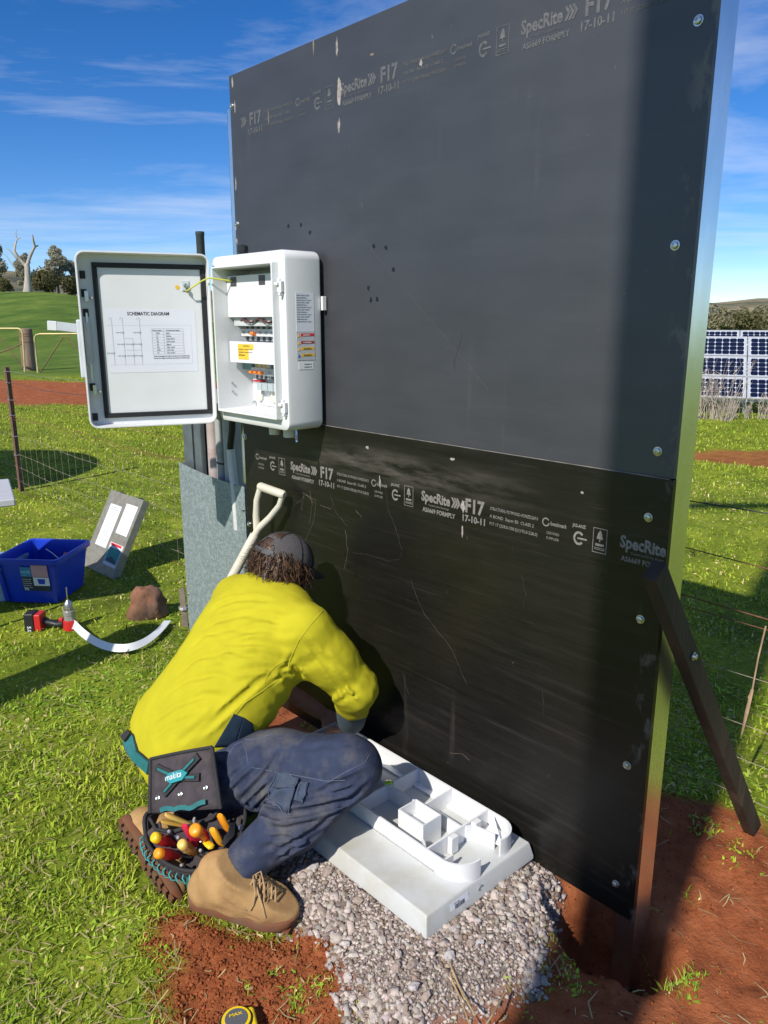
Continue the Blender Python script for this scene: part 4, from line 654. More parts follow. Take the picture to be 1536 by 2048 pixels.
# ------------------------------------------------------------------ pad and mounting frame
pad = thing('plastic_pad', 'white chamfered plastic pad lying on the gravel', 'pad', pf(1.053, .238, 0), PR)
PL_, PW, pz0, pz1 = .435, .226, .022, .080
PADM = M('pad_plastic', (.52, .53, .515), .48, var=.07, vs=7, col2=(.38, .34, .22), c2pos=(.56, .80), bump=.03, bs=90)
def rect(i, z, y0=0): return [(-PL_+i, -PW+i, z), (PL_-i, -PW+i, z), (PL_-i, PW-i, z), (-PL_+i, PW-i, z)]
obj('slab', loft([rect(0, pz0), rect(.001, pz0+.014), rect(.010, pz1-.006), rect(.014, pz1)]), PADM, pad, bevel=.004)
lb = obj('barcode_label', MB().box((0, -.036, -.014), (.0004, .036, .014)), PAPER, pad, loc=(PL_-.0052, -.095, .054), rot=(0, -.155, 0))
bc = MB(); r_ = random.Random(3); y = -.018
while y < .02: w = r_.choice((.0008, .0014, .002)); bc.box((.0005, y, -.008), (.0007, y+w, .004)); y += w+r_.choice((.0008, .0015))
obj('barcode', bc, INK, lb); text('printed_text', 'ZW 102', .006, INK, lb, (.0006, -.02, .006), rot=side_tx)
for i in range(2): obj('embossed_mark', MB().tube([(PL_-.0035, -.012+.010*math.cos(a)*(1-.3*i), .055+.008*math.sin(a)*(1-.3*i)) for a in np.linspace(.4, 4.9, 8)], .0012, 4), M('grey_print', (.3, .32, .34), .6), pad)
fr = thing('mounting_frame', 'white ribbed plastic floor frame lying on top of the pad', 'bracket', pf(0, 0, pz1+.0005), PR); FH = .054
def wall(pts, h=FH, th=.006, z0=0., closed=False):
    P = [Vector((s_, -d, 0)) for s_, d in pts]; n = len(P); mb = MB()
    for i, p in enumerate(P):
        d = (P[(i+1) % n if closed else min(i+1, n-1)]-P[i-1 if closed else max(i-1, 0)]).normalized(); q = Vector((-d.y, d.x, 0))*th/2
        mb.v += [p-q+Vector((0, 0, z0)), p+q+Vector((0, 0, z0)), p+q+Vector((0, 0, z0+h)), p-q+Vector((0, 0, z0+h))]
    m = n if closed else n-1
    for i in range(m):
        a, b = i*4, ((i+1) % n)*4
        for j in range(4): mb.f.append((a+j, b+j, b+(j+1) % 4, a+(j+1) % 4))
    if not closed: mb.f += [(3, 2, 1, 0), (4*n-4, 4*n-3, 4*n-2, 4*n-1)]
    mb.m = [0]*len(mb.f); return mb
def arc(cx, cy, r, a0, a1, n=8): return [(cx+r*math.cos(math.radians(a0+(a1-a0)*i/n)), cy+r*math.sin(math.radians(a0+(a1-a0)*i/n))) for i in range(n+1)]
FS0, FS1, FD0, FD1 = .64, 1.470, .055, .318
obj('outer_wall', wall([(FS0, FD1), (1.38, FD1)]+arc(1.40, FD1-.072, .072, 82, -5)), WHITE, fr, smooth=35); obj('outer_wall', wall([(FS0, FD0), (1.39, FD0)]+arc(1.40, FD0+.062, .062, -82, 20)), WHITE, fr, smooth=35)
obj('base_flange', wall([(FS0, FD1-.012), (1.385, FD1-.012)], .006, .030), WHITE, fr); obj('base_flange', wall([(FS0, FD0+.012), (1.385, FD0+.012)], .006, .030), WHITE, fr)
obj('rib', wall([(1.345, FD0+.0035), (1.345, FD1-.0035)]), WHITE, fr); obj('rib', wall([(1.05, FD0+.0035), (1.05, FD1-.0035)]), WHITE, fr); obj('rib', wall([(1.2, FD0+.0035), (1.2, .19)]), WHITE, fr); obj('rib', wall([(.72, FD0+.0035), (.72, FD1-.0035)]), WHITE, fr)
obj('rib', wall([(1.0535, .187), (1.1965, .187)]), WHITE, fr); obj('rib', wall([(.7235, .187), (1.0465, .187)]), WHITE, fr); obj('rib', wall([(1.205, .165), (1.3415, .165)], .045), WHITE, fr); obj('rib', wall([(.645, FD0+.004), (.715, .187)]), WHITE, fr); obj('rib', wall([(.64, FD0+.0036), (.64, FD1-.0036)]), WHITE, fr)
obj('pocket', wall([(1.19, .205), (1.29, .205), (1.29, .275), (1.19, .275)], .078, .006, 0, True), WHITE, fr); obj('pocket_floor', MB().box((1.193, -.272, .030), (1.287, -.208, .034)), WHITE, fr)
for q in ((1.356, .125), (1.356, .225)): obj('screw_boss', MB().box((q[0]-.006, -q[1]-.014, .004), (q[0]+.012, -q[1]+.014, FH+.002)), WHITE, fr, bevel=.002)
obj('gusset', wall([(1.350, .16), (1.36, .14), (1.43, .125)], .05), WHITE, fr); obj('corner_plate', MB().prism([(1.37, -.06), (1.455, -.07), (1.46, -.11), (1.39, -.13)], 'z', .012, .016), WHITE, fr); obj('corner_web', MB().add([(1.375, -.066, .016), (1.455, -.12, .016), (1.40, -.125, .016), (1.375, -.066, FH)], [(0, 1, 2), (0, 1, 3), (1, 2, 3), (0, 2, 3)]), WHITE, fr); obj('gusset', wall([(1.34, FD1-.004), (1.30, FD1-.03)], .045), WHITE, fr); obj('gusset', wall([(1.40, FD1-.01), (1.402, FD1-.045)], .045), WHITE, fr)
obj('bubble_level', MB().lathe((1.05, -.187, FH-.004), (0, 0, 1), [(0, .0165), (.008, .0165), (.009, .0145)], 20), M('level_rim', (.55, .60, .50), .2), fr, smooth=40); obj('bubble_fluid', MB().lathe((1.05, -.187, FH+.0052), (0, 0, 1), [(0, .0125), (.002, .0115), (.003, .006)], 18), M('lime_fluid', (.42, .72, .02), .12, coat=1), fr, smooth=60)
# ------------------------------------------------------------------ fence behind the board
WIRED = M('dull_wire', (.33, .27, .21), .7, metal=.2, var=.3, vs=50)
fe = thing('wire_fence', 'rusty wire fence running behind the black backboard', 'fence', pf(0, -.68, 0), PR)
def catw(z, s0=-5.6, s1=3.2, sag=.012, n=26, jit=.004, seed=0):
    r = random.Random(seed); return [(s0+(s1-s0)*i/n, r.uniform(-jit, jit), z+sag*math.sin(i*.9+seed)+r.uniform(-jit, jit)) for i in range(n+1)]
for i, (z, m_, r_) in enumerate(((1.09, WIRE, .0016), (.987, STEELD, .0020), (.828, RUST, .0019), (.683, RUST, .0024), (.655, RUST, .0015), (.484, WIRED, .0012), (.305, WIRED, .0012), (.18, WIRED, .0012), (.055, WIRED, .0012), (-.035, RUST, .0016))): obj('wire', MB().tube(catw(z, s0=-5.6 if i else -5.2, s1=3.2 if i else -.2, seed=i, sag=.012 if i else .006), r_, 5), m_, fe)
barb = MB()
for i in range(34): s_ = -5.2+i*.25; barb.tube([(s_-.008, -.004, .836), (s_+.002, .003, .828), (s_+.010, -.003, .818)], .0012, 4).tube([(s_+.006, .004, .838), (s_, -.003, .828), (s_-.004, .004, .817)], .0012, 4)
tag(obj('barbs', barb, RUST, fe), kind='stuff')
for i in range(36): s_ = -5.45+i*.152; obj('stay_wire', MB().tube([(s_+.01*math.sin(i), .002, -.05), (s_, 0, .3), (s_-.006, .003, .655)], .0009, 4), WIRED, fe)
kn = MB()
for i in range(36):
    for z in (.484, .305, .18, .055): s_ = -5.45+i*.152; kn.box((s_-.004, -.004, z-.003+.012*math.sin(((s_+5.6)/8.8*26)*.9)), (s_+.004, .004, z+.003+.012*math.sin(((s_+5.6)/8.8*26)*.9)))
tag(obj('knots', kn, WIRED, fe), kind='stuff')
def picket(parent, s_, z0, z1, lean=0):
    mb = MB()
    for a in (90, 210, 330): q = Vector((math.cos(math.radians(a))*.028, math.sin(math.radians(a))*.028, 0)); w = Vector((-q.y, q.x, 0)).normalized()*.0028; mb.add([Vector((s_, 0, z0))+w, Vector((s_, 0, z0))+q+w*.7, Vector((s_, 0, z0))+q-w*.7, Vector((s_, 0, z0))-w]+[Vector((s_+lean, 0, z1))+k_ for k_ in (w, q+w*.7, q-w*.7, -w)], [(0, 1, 2, 3), (7, 6, 5, 4), (0, 4, 5, 1), (1, 5, 6, 2), (2, 6, 7, 3), (3, 7, 4, 0)])
    return obj('star_picket', mb, M('rusty_picket', (.16, .085, .06), .8, var=.35, vs=20, col2=(.10, .07, .06)), parent)
picket(fe, -5.08, -.3, 1.13, -.02); picket(fe, 4.4, -.3, 1.1)
for z in (1.09, .987, .828, .683, .484, .305): obj('tie_wire', MB().lathe((-5.085, 0, z), (.1, 0, 1), [(0, .031), (.003, .031)], 8), WIRE, fe)
hs_, hz = -.05+1.8, 0
tw = obj('hanging_tie', MB().tube([(1.80, -.006, .655), (1.792, -.012, .55), (1.786, -.010, .44), (1.778, -.012, .41)], .0026, 5).tube([(1.786, -.010, .44), (1.780, -.014, .36), (1.772, -.012, .28)], [.005, .006, .002], 5), M('frayed_twine', (.40, .27, .17), .9, var=.4), fe)
sp_ = thing('steel_stake', 'short rusty stake with wire tie beside the galvanised cover sheet', 'stake', gp(374, 1252)-Vector((0, 0, .02))); obj('stake', MB().bar((0, 0, -.1), (-.012, 0, .235), .030, .012).bar((-.001, -.012, -.1), (-.012, -.012, .235), .010, .030), M('old_timber_stake', (.20, .16, .12), .85, var=.3), sp_); obj('wire_tie', MB().lathe((-.008, -.002, .118), (0, 0, 1), [(0, .028), (.004, .030), (.008, .028), (.012, .030), (.016, .028)], 10), WIRE, sp_)
# timber brace against the right post
TF, TT = pf(1.812, -.74, -.06), None
tb = thing('timber_brace', 'dark weathered timber brace leaning on the right post with foot by fence', 'timber', (0, 0, 0))
def solve_top(px, py, s_):
    d = ray(px, py); nrm = -PE; k = (pf(s_, 0, 0)-Vector((0, 0, EYE))).dot(nrm)/d.dot(nrm); return Vector((0, 0, EYE))+d*k
TT = solve_top(1308, 1140, 1.838); TF = solve_top(1498, 1638, 1.838); dz = (TF-TT).normalized()
TIM = M('weathered_timber', (.035, .022, .014), .75, var=.5, vs=14, stretch=(1, 1, .12), bump=.3, bs=50, col2=(.16, .11, .07), c2pos=(.55, .72)); bm_ = MB().bar(TT, TF+dz*.06, .034, .055, up=PN)
obj('plank', bm_, TIM, tb, bevel=.003); sw = TT+(TF-TT)*.26-PE*.019; obj('bolt', MB().lathe(sw, -PE, [(0, .011), (.002, .011), (.0022, .008), (.008, .007), (.009, .004)], 10), ZINC, tb)
# ------------------------------------------------------------------ gates far left
gate_p = gp(58, 741); gpo = thing('gate_post', 'thick round timber gate post between the two farm gates', 'post', (gate_p.x, gate_p.y, gz1(gate_p.x, gate_p.y))); GW = M('split_timber', (.20, .125, .085), .9, var=.45, vs=6, stretch=(2, 2, .25), bump=.4, bs=16, col2=(.33, .27, .21), c2pos=(.5, .7))
rk = [(x*.0, 0) for x in ()]; obj('trunk', MB().lathe((0, 0, -.3), (.02, 0, 1), [(0, .23), (.5, .215), (1.0, .205), (1.25, .20), (1.3, .205), (1.62, .195), (1.64, .17)], 18), GW, gpo, smooth=40)
for z in (1.16, 1.08, .9): obj('wire_wrap', MB().lathe((.02*z, 0, z), (.02, 0, 1), [(0, .209), (.012, .212), (.024, .209)], 16), RUST, gpo)
def gtube(name, label, pts_list, Y0):
    g = thing(name, label, 'gate', (gate_p.x, Y0, gz1(gate_p.x, Y0)), 0); GM_ = M('gate_tube', (.52, .44, .20), .5, metal=.3, var=.25, vs=4); GD = M('gate_rust_tube', (.16, .10, .05), .7, var=.3, vs=4)
    for nm, P, r_ in pts_list: obj(nm, MB().tube([at(x, y, Y0)-Vector(g.location) for x, y in P], r_, 7), GM_ if nm != 'brace' else GD, g, smooth=60)
    return g
gtube('farm_gate', 'tubular farm gate left of the thick gate post', [('frame', [(-260, 657), (36, 657), (42, 659), (45, 666), (50, 744)], .030), ('brace', [(43, 688), (-60, 730)], .022), ('brace', [(-40, 660), (2, 676), (50, 742)], .018), ('frame', [(-260, 752), (50, 750)], .026)], 24.0)
gtube('farm_gate', 'tubular farm gate right of the gate post behind the cabinet door', [('frame', [(76, 746), (70, 690), (69, 676), (72, 670), (80, 668), (240, 667), (420, 667)], .030), ('brace', [(80, 745), (126, 674), (134, 674), (200, 750)], .020), ('frame', [(76, 748), (420, 756)], .030)], 24.3)
# ------------------------------------------------------------------ solar arrays
CELL = M('solar_cell', (.006, .010, .032), .12, spec=.6, var=.15, vs=3); SILV = M('array_frame', (.62, .64, .66), .4, metal=.4, var=.05); BACKS = M('panel_backsheet', (.50, .54, .60), .4, var=.03)
MW, MHh = 1.20, .545
def module_meshes():
    f = MB(); f.box((0, 0, 0), (MW, .035, .028)).box((0, MHh-.035, 0), (MW, MHh, .028)).box((0, .0352, 0), (.035, MHh-.0352, .028)).box((MW-.035, .0352, 0), (MW, MHh-.0352, .028)); c = MB(); nx, ny = 9, 4; cw, ch = (MW-.09)/nx, (MHh-.09)/ny; r = .019
    for i in range(nx):
        for j in range(ny):
            x0, y0 = .045+i*cw+.0025, .045+j*ch+.0025; x1, y1 = x0+cw-.005, y0+ch-.005; c.add([(x0+r, y0, .0205), (x1-r, y0, .0205), (x1, y0+r, .0205), (x1, y1-r, .0205), (x1-r, y1, .0205), (x0+r, y1, .0205), (x0, y1-r, .0205), (x0, y0+r, .0205)], [tuple(range(8))])
    b = MB().box((.0352, .0352, .012), (MW-.0352, MHh-.0352, .018)); return f.mesh('frame'), c.mesh('cells'), b.mesh('backsheet')
fm, cm_, bm2 = module_meshes(); fm.materials.append(SILV); cm_.materials.append(CELL); bm2.materials.append(BACKS)
def array(label, px, py, Y, ncol, nrow, tilt, yaw, left, legs=True):
    p = at(px, py, Y); a = thing('solar_array', label, 'solar panels', (p.x, p.y, p.z), yaw, 'rows of solar panels in the field'); T = Matrix.Rotation(tilt, 3, 'X')
    for i in range(ncol):
        for j in range(nrow):
            m = bpy.data.objects.new('solar_module', bm2); COL.objects.link(m); m.parent = a; m.location = T @ Vector((left+i*(MW+.02), j*(MHh+.02), 0)); m.rotation_euler = (tilt, 0, 0)
            obj('frame', fm, SILV, m); obj('cells', cm_, CELL, m)
    for i in range(ncol+1):
        x = left+i*(MW+.02)-.01
        if legs: obj('leg', MB().bar((x, .25, -1.6), (x, .25, .15), .06, .06, up=(0, 1, 0)), GALV, a); obj('leg', MB().bar((x, 1.2, -1.8), (x, 1.2, .87), .06, .06, up=(0, 1, 0)), GALV, a)
    obj('rail', MB().bar((left, .1, -.02), (left+ncol*(MW+.02), .1, -.02), .05, .06), SILV, a); return a
array('tilted solar array standing nearest right of the backboard', 1494, 799, 13.3, 5, 3, math.radians(37), math.radians(-21), -1.22*2, True)
array('second solar array showing as a thin strip behind the nearer one', 1478, 756, 17.5, 5, 3, math.radians(37), math.radians(-21), -1.22*2, True)
r_ = random.Random(11)
def dry_bush(px, py, Y, h, n, label, seed):
    r = random.Random(seed); p = at(px, py, Y); b = thing('dry_bush', label, 'bush', (p.x, p.y, gz1(p.x, p.y)), 0, 'dry weeds in front of the solar array'); mb = MB()
    for i in range(n):
        a, l = r.uniform(0, 6.28), h*r.uniform(.5, 1.1); x, y = r.uniform(-.3, .3)*h, r.uniform(-.2, .2)*h; q = Vector((x+math.cos(a)*l*.3, y+math.sin(a)*l*.3, l)); mb.tube([(x, y, -.05), ((x+q.x)/2+r.uniform(-.04, .04), (y+q.y)/2, l*.5), q], [.007, .005, .002], 3)
        for k in range(4): f = r.uniform(.4, .95); s0 = Vector((x, y, 0)).lerp(q, f); mb.tube([s0, s0+Vector((r.uniform(-.14, .14), r.uniform(-.1, .1), r.uniform(.02, .16)))*h], [.004, .0015], 3)
    obj('twigs', mb, M('dry_twig', (.42, .35, .29), .9, var=.3), b)
for i, (px, py, Y, h, n, lb) in enumerate(((1418, 828, 12.7, 1.0, 20, 'tall dry grey weed bush beside the galvanised post'), (1402, 832, 12.9, .75, 18, 'dry weed bush half hidden by the galvanised post'), (1440, 826, 12.8, .5, 18, 'low dry weeds under the left solar column'), (1468, 826, 12.9, .4, 12, 'thin dry stalks under the solar panel corner'), (1500, 826, 12.8, .38, 12, 'dry stalks under the right solar column'), (1530, 828, 12.8, .42, 14, 'dry weeds at the right photo edge under the panels'), (1452, 833, 12.5, .3, 16, 'low pale weed clump on the grass before the array'))): dry_bush(px, py, Y, h, n, lb, i)
# ------------------------------------------------------------------ things on the grass at the left
BLUE = M('blue_plastic', (.008, .045, .50), .34, var=.05, bump=.02, bs=150)
c0 = gp(60, 1209); crate = thing('storage_crate', 'open blue plastic storage crate with product label on the grass', 'crate', c0, math.radians(-5))
def crect(w, d, z, r=.03): return [(p[0], p[2], z) for p in rr(-w, w, 0, 2*d, r, 0, 4)]
def crate_ring(w, dpt, z, off): return [(x, y+off, z) for x, y, _ in [(p[0], p[2], 0) for p in rr(-w, w, 0, dpt, .03, 0, 4)]]
H_ = .275; W0, W1, D0, D1 = .150, .185, .34, .41
obj('tub', loft([crate_ring(W0, D0, 0, .035), crate_ring(W1-.004, D1-.008, H_-.03, .004), crate_ring(W1+.012, D1+.024, H_-.030, -.012), crate_ring(W1+.014, D1+.028, H_-.004, -.014), crate_ring(W1+.010, D1+.02, H_, -.010), crate_ring(W1-.002, D1-.004, H_, .002), crate_ring(W1-.008, D1-.016, H_-.006, .008), crate_ring(W0-.004, D0-.008, .006, .039)], True, True), BLUE, crate, smooth=35)
for x in (-.145, .145): obj('corner_rib', MB().add([(x-.012*(-1 if x > 0 else 1), .031, .01), (x+.012*(-1 if x > 0 else 1), .031, .01), (x*1.17-.012, .0005, H_-.036), (x*1.17+.012, .0005, H_-.036), (x-.012, .020, .01), (x+.012, .020, .01), (x*1.17-.012, -.010, H_-.036), (x*1.17+.012, -.010, H_-.036)], [(0, 1, 3, 2), (4, 6, 7, 5), (0, 4, 5, 1), (2, 3, 7, 6), (0, 2, 6, 4), (1, 5, 7, 3)]), BLUE, crate)
lf = Matrix.Rotation(-math.atan2(.031, H_-.03), 3, 'X')
lbx = obj('product_label', MB().box((-.055, -.0006, -.085), (.055, 0, .0)), M('label_black', (.02, .03, .05), .5), crate, loc=(.055, .0052, H_-.045), rot=(-math.atan2(.031, H_-.03)*-1+0, 0, 0)); lbx.rotation_euler = (math.atan2(-.031, H_-.03)*-1, 0, 0)
lbx.rotation_euler = (math.atan2(.031, H_-.03), 0, 0); lbx.location = (.045, -.0015, H_-.048); lbx.scale = (1.5, 1, 1.75)
obj('label_panel', MB().box((-.055, -.0012, -.034), (-.012, -.0007, 0)), M('label_blue', (.03, .20, .42), .5), lbx); obj('label_panel', MB().box((-.010, -.0012, -.034), (.055, -.0007, .008)), M('label_pink', (.52, .28, .34), .5), lbx); obj('label_panel', MB().box((-.008, -.0012, -.066), (.055, -.0007, -.036)), PAPER, lbx)
obj('label_picture', MB().prism([(.008, -.041), (.040, -.041), (.036, -.060), (.012, -.060)], 'y', -.0018, -.0013), BLUE, lbx); text('printed_text', 'handy', .016, M('label_cyan', (.25, .55, .70), .5), lbx, (-.053, -.0014, -.021), wide=.038, bold=.02); text('printed_text', 'storage', .008, M('label_cyan', (.25, .55, .70), .5), lbx, (-.053, -.0014, -.030), wide=.02)
for i in range(5): text('printed_text', 'Heavy duty storage', .006, PAPER, lbx, (-.052, -.0009, -.045-i*.0075), wide=.035-.004*(i % 2))
text('printed_text', '50L', .011, PAPER, lbx, (-.05, -.0009, -.083), wide=.02, bold=.03)
inx = Vector((c0.x, c0.y, c0.z))
orp = thing('conduit_offcut', 'short orange conduit offcut inside the blue crate', 'conduit', c0+Vector((.05, .22, .03))); obj('pipe', MB().tube([(0, 0, .0), (.075, .05, .20)], .013, 10), M('orange_conduit', (.80, .17, .05), .4), orp)
wc = thing('white_wire', 'thin white wire curling out of the blue crate', 'wire', c0+Vector((.03, .2, .03))); obj('strand', MB().tube([(.10, 0, .0), (.085, .01, .10), (.055, .05, .17), (.0, .08, .20), (-.04, .1, .215)], .003, 6), WHITE, wc)
gb = thing('plastic_bag', 'clear plastic packet with red print inside the blue crate', 'packet', c0+Vector((.125, .27, .06))); 
ob_ = obj('film', MB().add([(-.04, 0, 0), (.05, .01, 0), (.055, .03, .10), (.0, .04, .15), (-.045, .03, .12), (0, .05, .05)], [(0, 1, 2, 5), (5, 2, 3), (5, 3, 4), (0, 5, 4)]), M('clear_film', (.7, .75, .8), .08, trans=.9), gb); obj('red_print', MB().bar((.02, .018, .03), (.035, .022, .10), .004, .02), RED, gb)
cl_ = thing('clear_tub', 'pale blue translucent tub at the left edge touching the blue crate', 'tub', gp(-26, 1205), math.radians(-5)); obj('tub', loft([crate_ring(.10, .26, 0, .02), crate_ring(.118, .30, .20, 0), crate_ring(.124, .31, .20, -.005), crate_ring(.124, .31, .215, -.005)]), M('translucent_tub', (.42, .58, .70), .25, trans=.35), cl_, smooth=35)
# leaning galvanised cover with papers
A_l, B_r = gp(163, 1128), gp(212, 1152); TLp = at(200, 979, A_l.y+.28); TRp = at(268, 1005, B_r.y+.22)
lc = thing('leaning_tray', 'shallow galvanised tray with papers leaning against the wire fence', 'metal tray', A_l); X_ = (B_r-A_l); wX = X_.length; X_.normalize(); Zt = (TLp-A_l); hZ = Zt.length; Zt.normalize(); Yn = Zt.cross(X_).normalized(); Zt = X_.cross(Yn).normalized()
lc.rotation_euler = Matrix((X_, Yn, Zt)).transposed().to_euler(); wX = (TRp-TLp).length*.98
# local frame: x across, z up the slope, -y toward the viewer
sg = -1 if Yn.dot(Vector((0, 0, EYE))-A_l) < 0 else 1
def lbox(x0, x1, z0, z1, y0, y1): return MB().box((x0, min(sg*y0, sg*y1), z0), (x1, max(sg*y0, sg*y1), z1))
TRAY = M('tray_steel', (.30, .29, .25), .5, metal=.4, var=.2, vs=30, col2=(.24, .20, .15))
obj('plate', lbox(.0, wX, 0, hZ, 0, .0015), TRAY, lc)
for a in ((0, .0012, 0, hZ), (wX-.0012, wX, 0, hZ)): obj('side_flange', lbox(a[0], a[1], a[2], a[3], -.045, -.0002), TRAY, lc)
obj('end_flange', lbox(.0014, wX-.0014, hZ-.0014, hZ, -.045, -.0002), TRAY, lc)
for x in (.3, .85): obj('hook', lbox(wX*x-.01, wX*x+.01, hZ+.0002, hZ+.010, -.03, .0), ZINC, lc)
def lpaper(x0, x1, z0, z1, k=1, mt=PAPER): return obj('paper', lbox(x0*wX, x1*wX, z0*hZ, z1*hZ, .0017, .0017+.0006*k), mt, lc)
lpaper(.16, .50, .30, .84); lpaper(.60, .93, .52, .90, 1, M('paper_white', (.78, .79, .80), .7)); lpaper(.58, .96, .12, .40); lpaper(.60, .94, .16, .34, 2.2, TEAL); lpaper(.60, .92, .365, .395, 2.2, RED)
ltx = (math.pi/2, 0, 0) if sg < 0 else (math.pi/2, 0, math.pi)
tl = MB()
for i in range(16):
    z = (.80-.028*i)*hZ; w = (.20, .28, .15, .25)[i % 4]
    if i in (5, 10): continue
    tl.box((.20*wX, min(sg*.0024, sg*.0027), z), ((.20+w)*wX, max(sg*.0024, sg*.0027), z+.0035 if i > 1 else z+.005))
for i in range(9): a = i*.7; tl.bar((.765*wX, sg*.0026, .70*hZ), (.765*wX+.022*math.cos(a), sg*.0026, .70*hZ+.03*math.sin(a)), .0008, .0003, up=(0, 1, 0))
tag(obj('printed_lines', tl, M('grey_print', (.3, .32, .34), .6), lc), kind='stuff')
obj('printed_swoosh', MB().prism([(.62*wX, .18*hZ), (.92*wX, .16*hZ), (.90*wX, .20*hZ), (.74*wX, .24*hZ)], 'y', min(sg*.0031, sg*.0034), max(sg*.0031, sg*.0034)), M('navy_print', (.02, .05, .10), .5), lc)
# rock
def rockmesh():
    S = SDF((-.14, -.13, -.08), (.14, .13, .17), .009); S.cap((-.04, 0, .02), (.05, .01, .03), .07, .075, .03).cap((-.03, .0, .07), (.03, .01, .085), .055, .05, .03).cap((-.05, -.02, .01), (-.02, -.03, .05), .05, .05, .02); S.cut((-.045, -.07, .05), (-.55, -.75, .35)); S.cut((.0, .0, .13), (.2, -.2, 1)); S.cut((.10, 0, .05), (1, -.2, .2)); S.cut((-.085, 0, .05), (-1, .1, .35)); S.disp(lambda P: .013*fbm(P, 20, 4)); return S.mesh('rock', 1)
rk_ = gp(284, 1246); rock = obj('rock', rockmesh(), M('red_rock', (.22, .10, .05), .9, var=.45, vs=14, bump=.6, bs=45, col2=(.10, .065, .05), c2pos=(.45, .65)), loc=(rk_.x, rk_.y+.09, rk_.z+.02)); rock.scale = (.92, .95, 1.18); tag(rock, 'rounded red-brown rock on the grass beside the metal cover', 'rock')
# white curved plastic strip
S0, S1, S2 = gp(152, 1262), gp(248, 1312), gp(336, 1252); pts = []
for i in range(25): u = i/24; pts.append((S0*(1-u)**2+(S1*2-(S0+S2)*.5)*2*u*(1-u)+S2*u*u)+Vector((0, 0, .03+.012*math.sin(u*3.1))))
sp2 = thing('plastic_strip', 'curved white plastic trim strip lying on its edge on the grass', 'strip', S0); mb = MB(); mb.ribbon([p-S0 for p in pts], .038, .003, [Vector((0, -1, .55)) for p in pts]); obj('strip', mb, WHITE, sp2, smooth=40); pe = pts[0]-S0; obj('end_roll', MB().ribbon([pe+Vector((-.003, .0, .0)), pe+Vector((-.022, .015, .006)), pe+Vector((-.03, .03, -.003)), pe+Vector((-.02, .035, -.012))], .045, .003, [Vector((0, -1, .5)), Vector((-1, -1, .5)), Vector((-1, .2, .5)), Vector((0, 1, .5))]), WHITE, sp2, smooth=40)
# cordless drill standing on its chuck side
dr = gp(142, 1258); drill = thing('cordless_drill', 'red and black cordless drill with metal chuck and bit pointing up', 'drill', dr)
DRED = M('tool_red', (.52, .02, .02), .4, var=.1); DBLK = M('tool_black', (.016, .016, .018), .5, var=.2); CHK = M('chuck_steel', (.50, .50, .49), .35, metal=.9, var=.15)
obj('motor_housing', MB().lathe((-.002, 0, -.012), (.0, .0, 1), [(0, .030), (.006, .036), (.03, .037), (.062, .034), (.066, .029)], 16), DRED, drill, smooth=40); obj('gearbox', MB().lathe((-.002, 0, .055), (.0, 0, 1), [(0, .028), (.028, .027), (.03, .030), (.05, .030), (.052, .024)], 16), M('gearbox_grey', (.42, .40, .38), .4, metal=.5), drill, smooth=40)
obj('chuck', MB().lathe((-.002, 0, .107), (0, 0, 1), [(0, .023), (.018, .024), (.02, .021), (.04, .021), (.046, .016), (.056, .009)], 16), CHK, drill, smooth=40); obj('drill_bit', MB().tube([(-.002, 0, .16), (-.002, 0, .235)], .0035, 7), CHK, drill)
obj('grip', MB().tube([(-.03, .0, .035), (-.07, .005, .025), (-.12, .01, .035), (-.145, .012, .045)], [.026, .021, .021, .026], 10, squash=.8), DBLK, drill, smooth=50); obj('trigger', MB().box((-.058, -.012, .045), (-.036, .012, .064)), DRED, drill, bevel=.004)
obj('battery_shoe', MB().box((-.178, -.036, .0), (-.143, .042, .092)), DRED, drill, bevel=.006); bt = obj('battery', MB().box((-.232, -.036, -.012), (-.1785, .042, .098)), DBLK, drill, bevel=.008); text('printed_text', '5.0', .028, PAPER, bt, (-.214, -.0366, .030), rot=(math.pi/2, math.pi/2, 0), bold=.02)
FOOT += [(c0.x-.02, c0.y+.2, .2), (rk_.x, rk_.y+.08, .08), (dr.x, dr.y, .03), (dr.x-.2, dr.y, .05)]
# folding table whose corner shows at the left edge
TBL = at(30, 998, 3.78); tbl = thing('folding_table', 'grey plastic table whose corner enters at the left edge', 'table', (TBL.x, TBL.y, gz1(TBL.x, TBL.y)), math.radians(28)); th_ = TBL.z+.005-gz1(TBL.x, TBL.y)
obj('table_top', MB().box((-1.1, -.02, th_-.038), (.0, .56, th_)), M('grey_table', (.50, .50, .51), .5, var=.06), tbl, bevel=.008)
for x, y in ((-.95, .06), (-.95, .50), (-.36, .06), (-.36, .50)): obj('leg', MB().tube([(x, y, -.01), (x*.98, y, th_-.039)], .013, 8), M('grey_leg', (.25, .25, .26), .5), tbl)
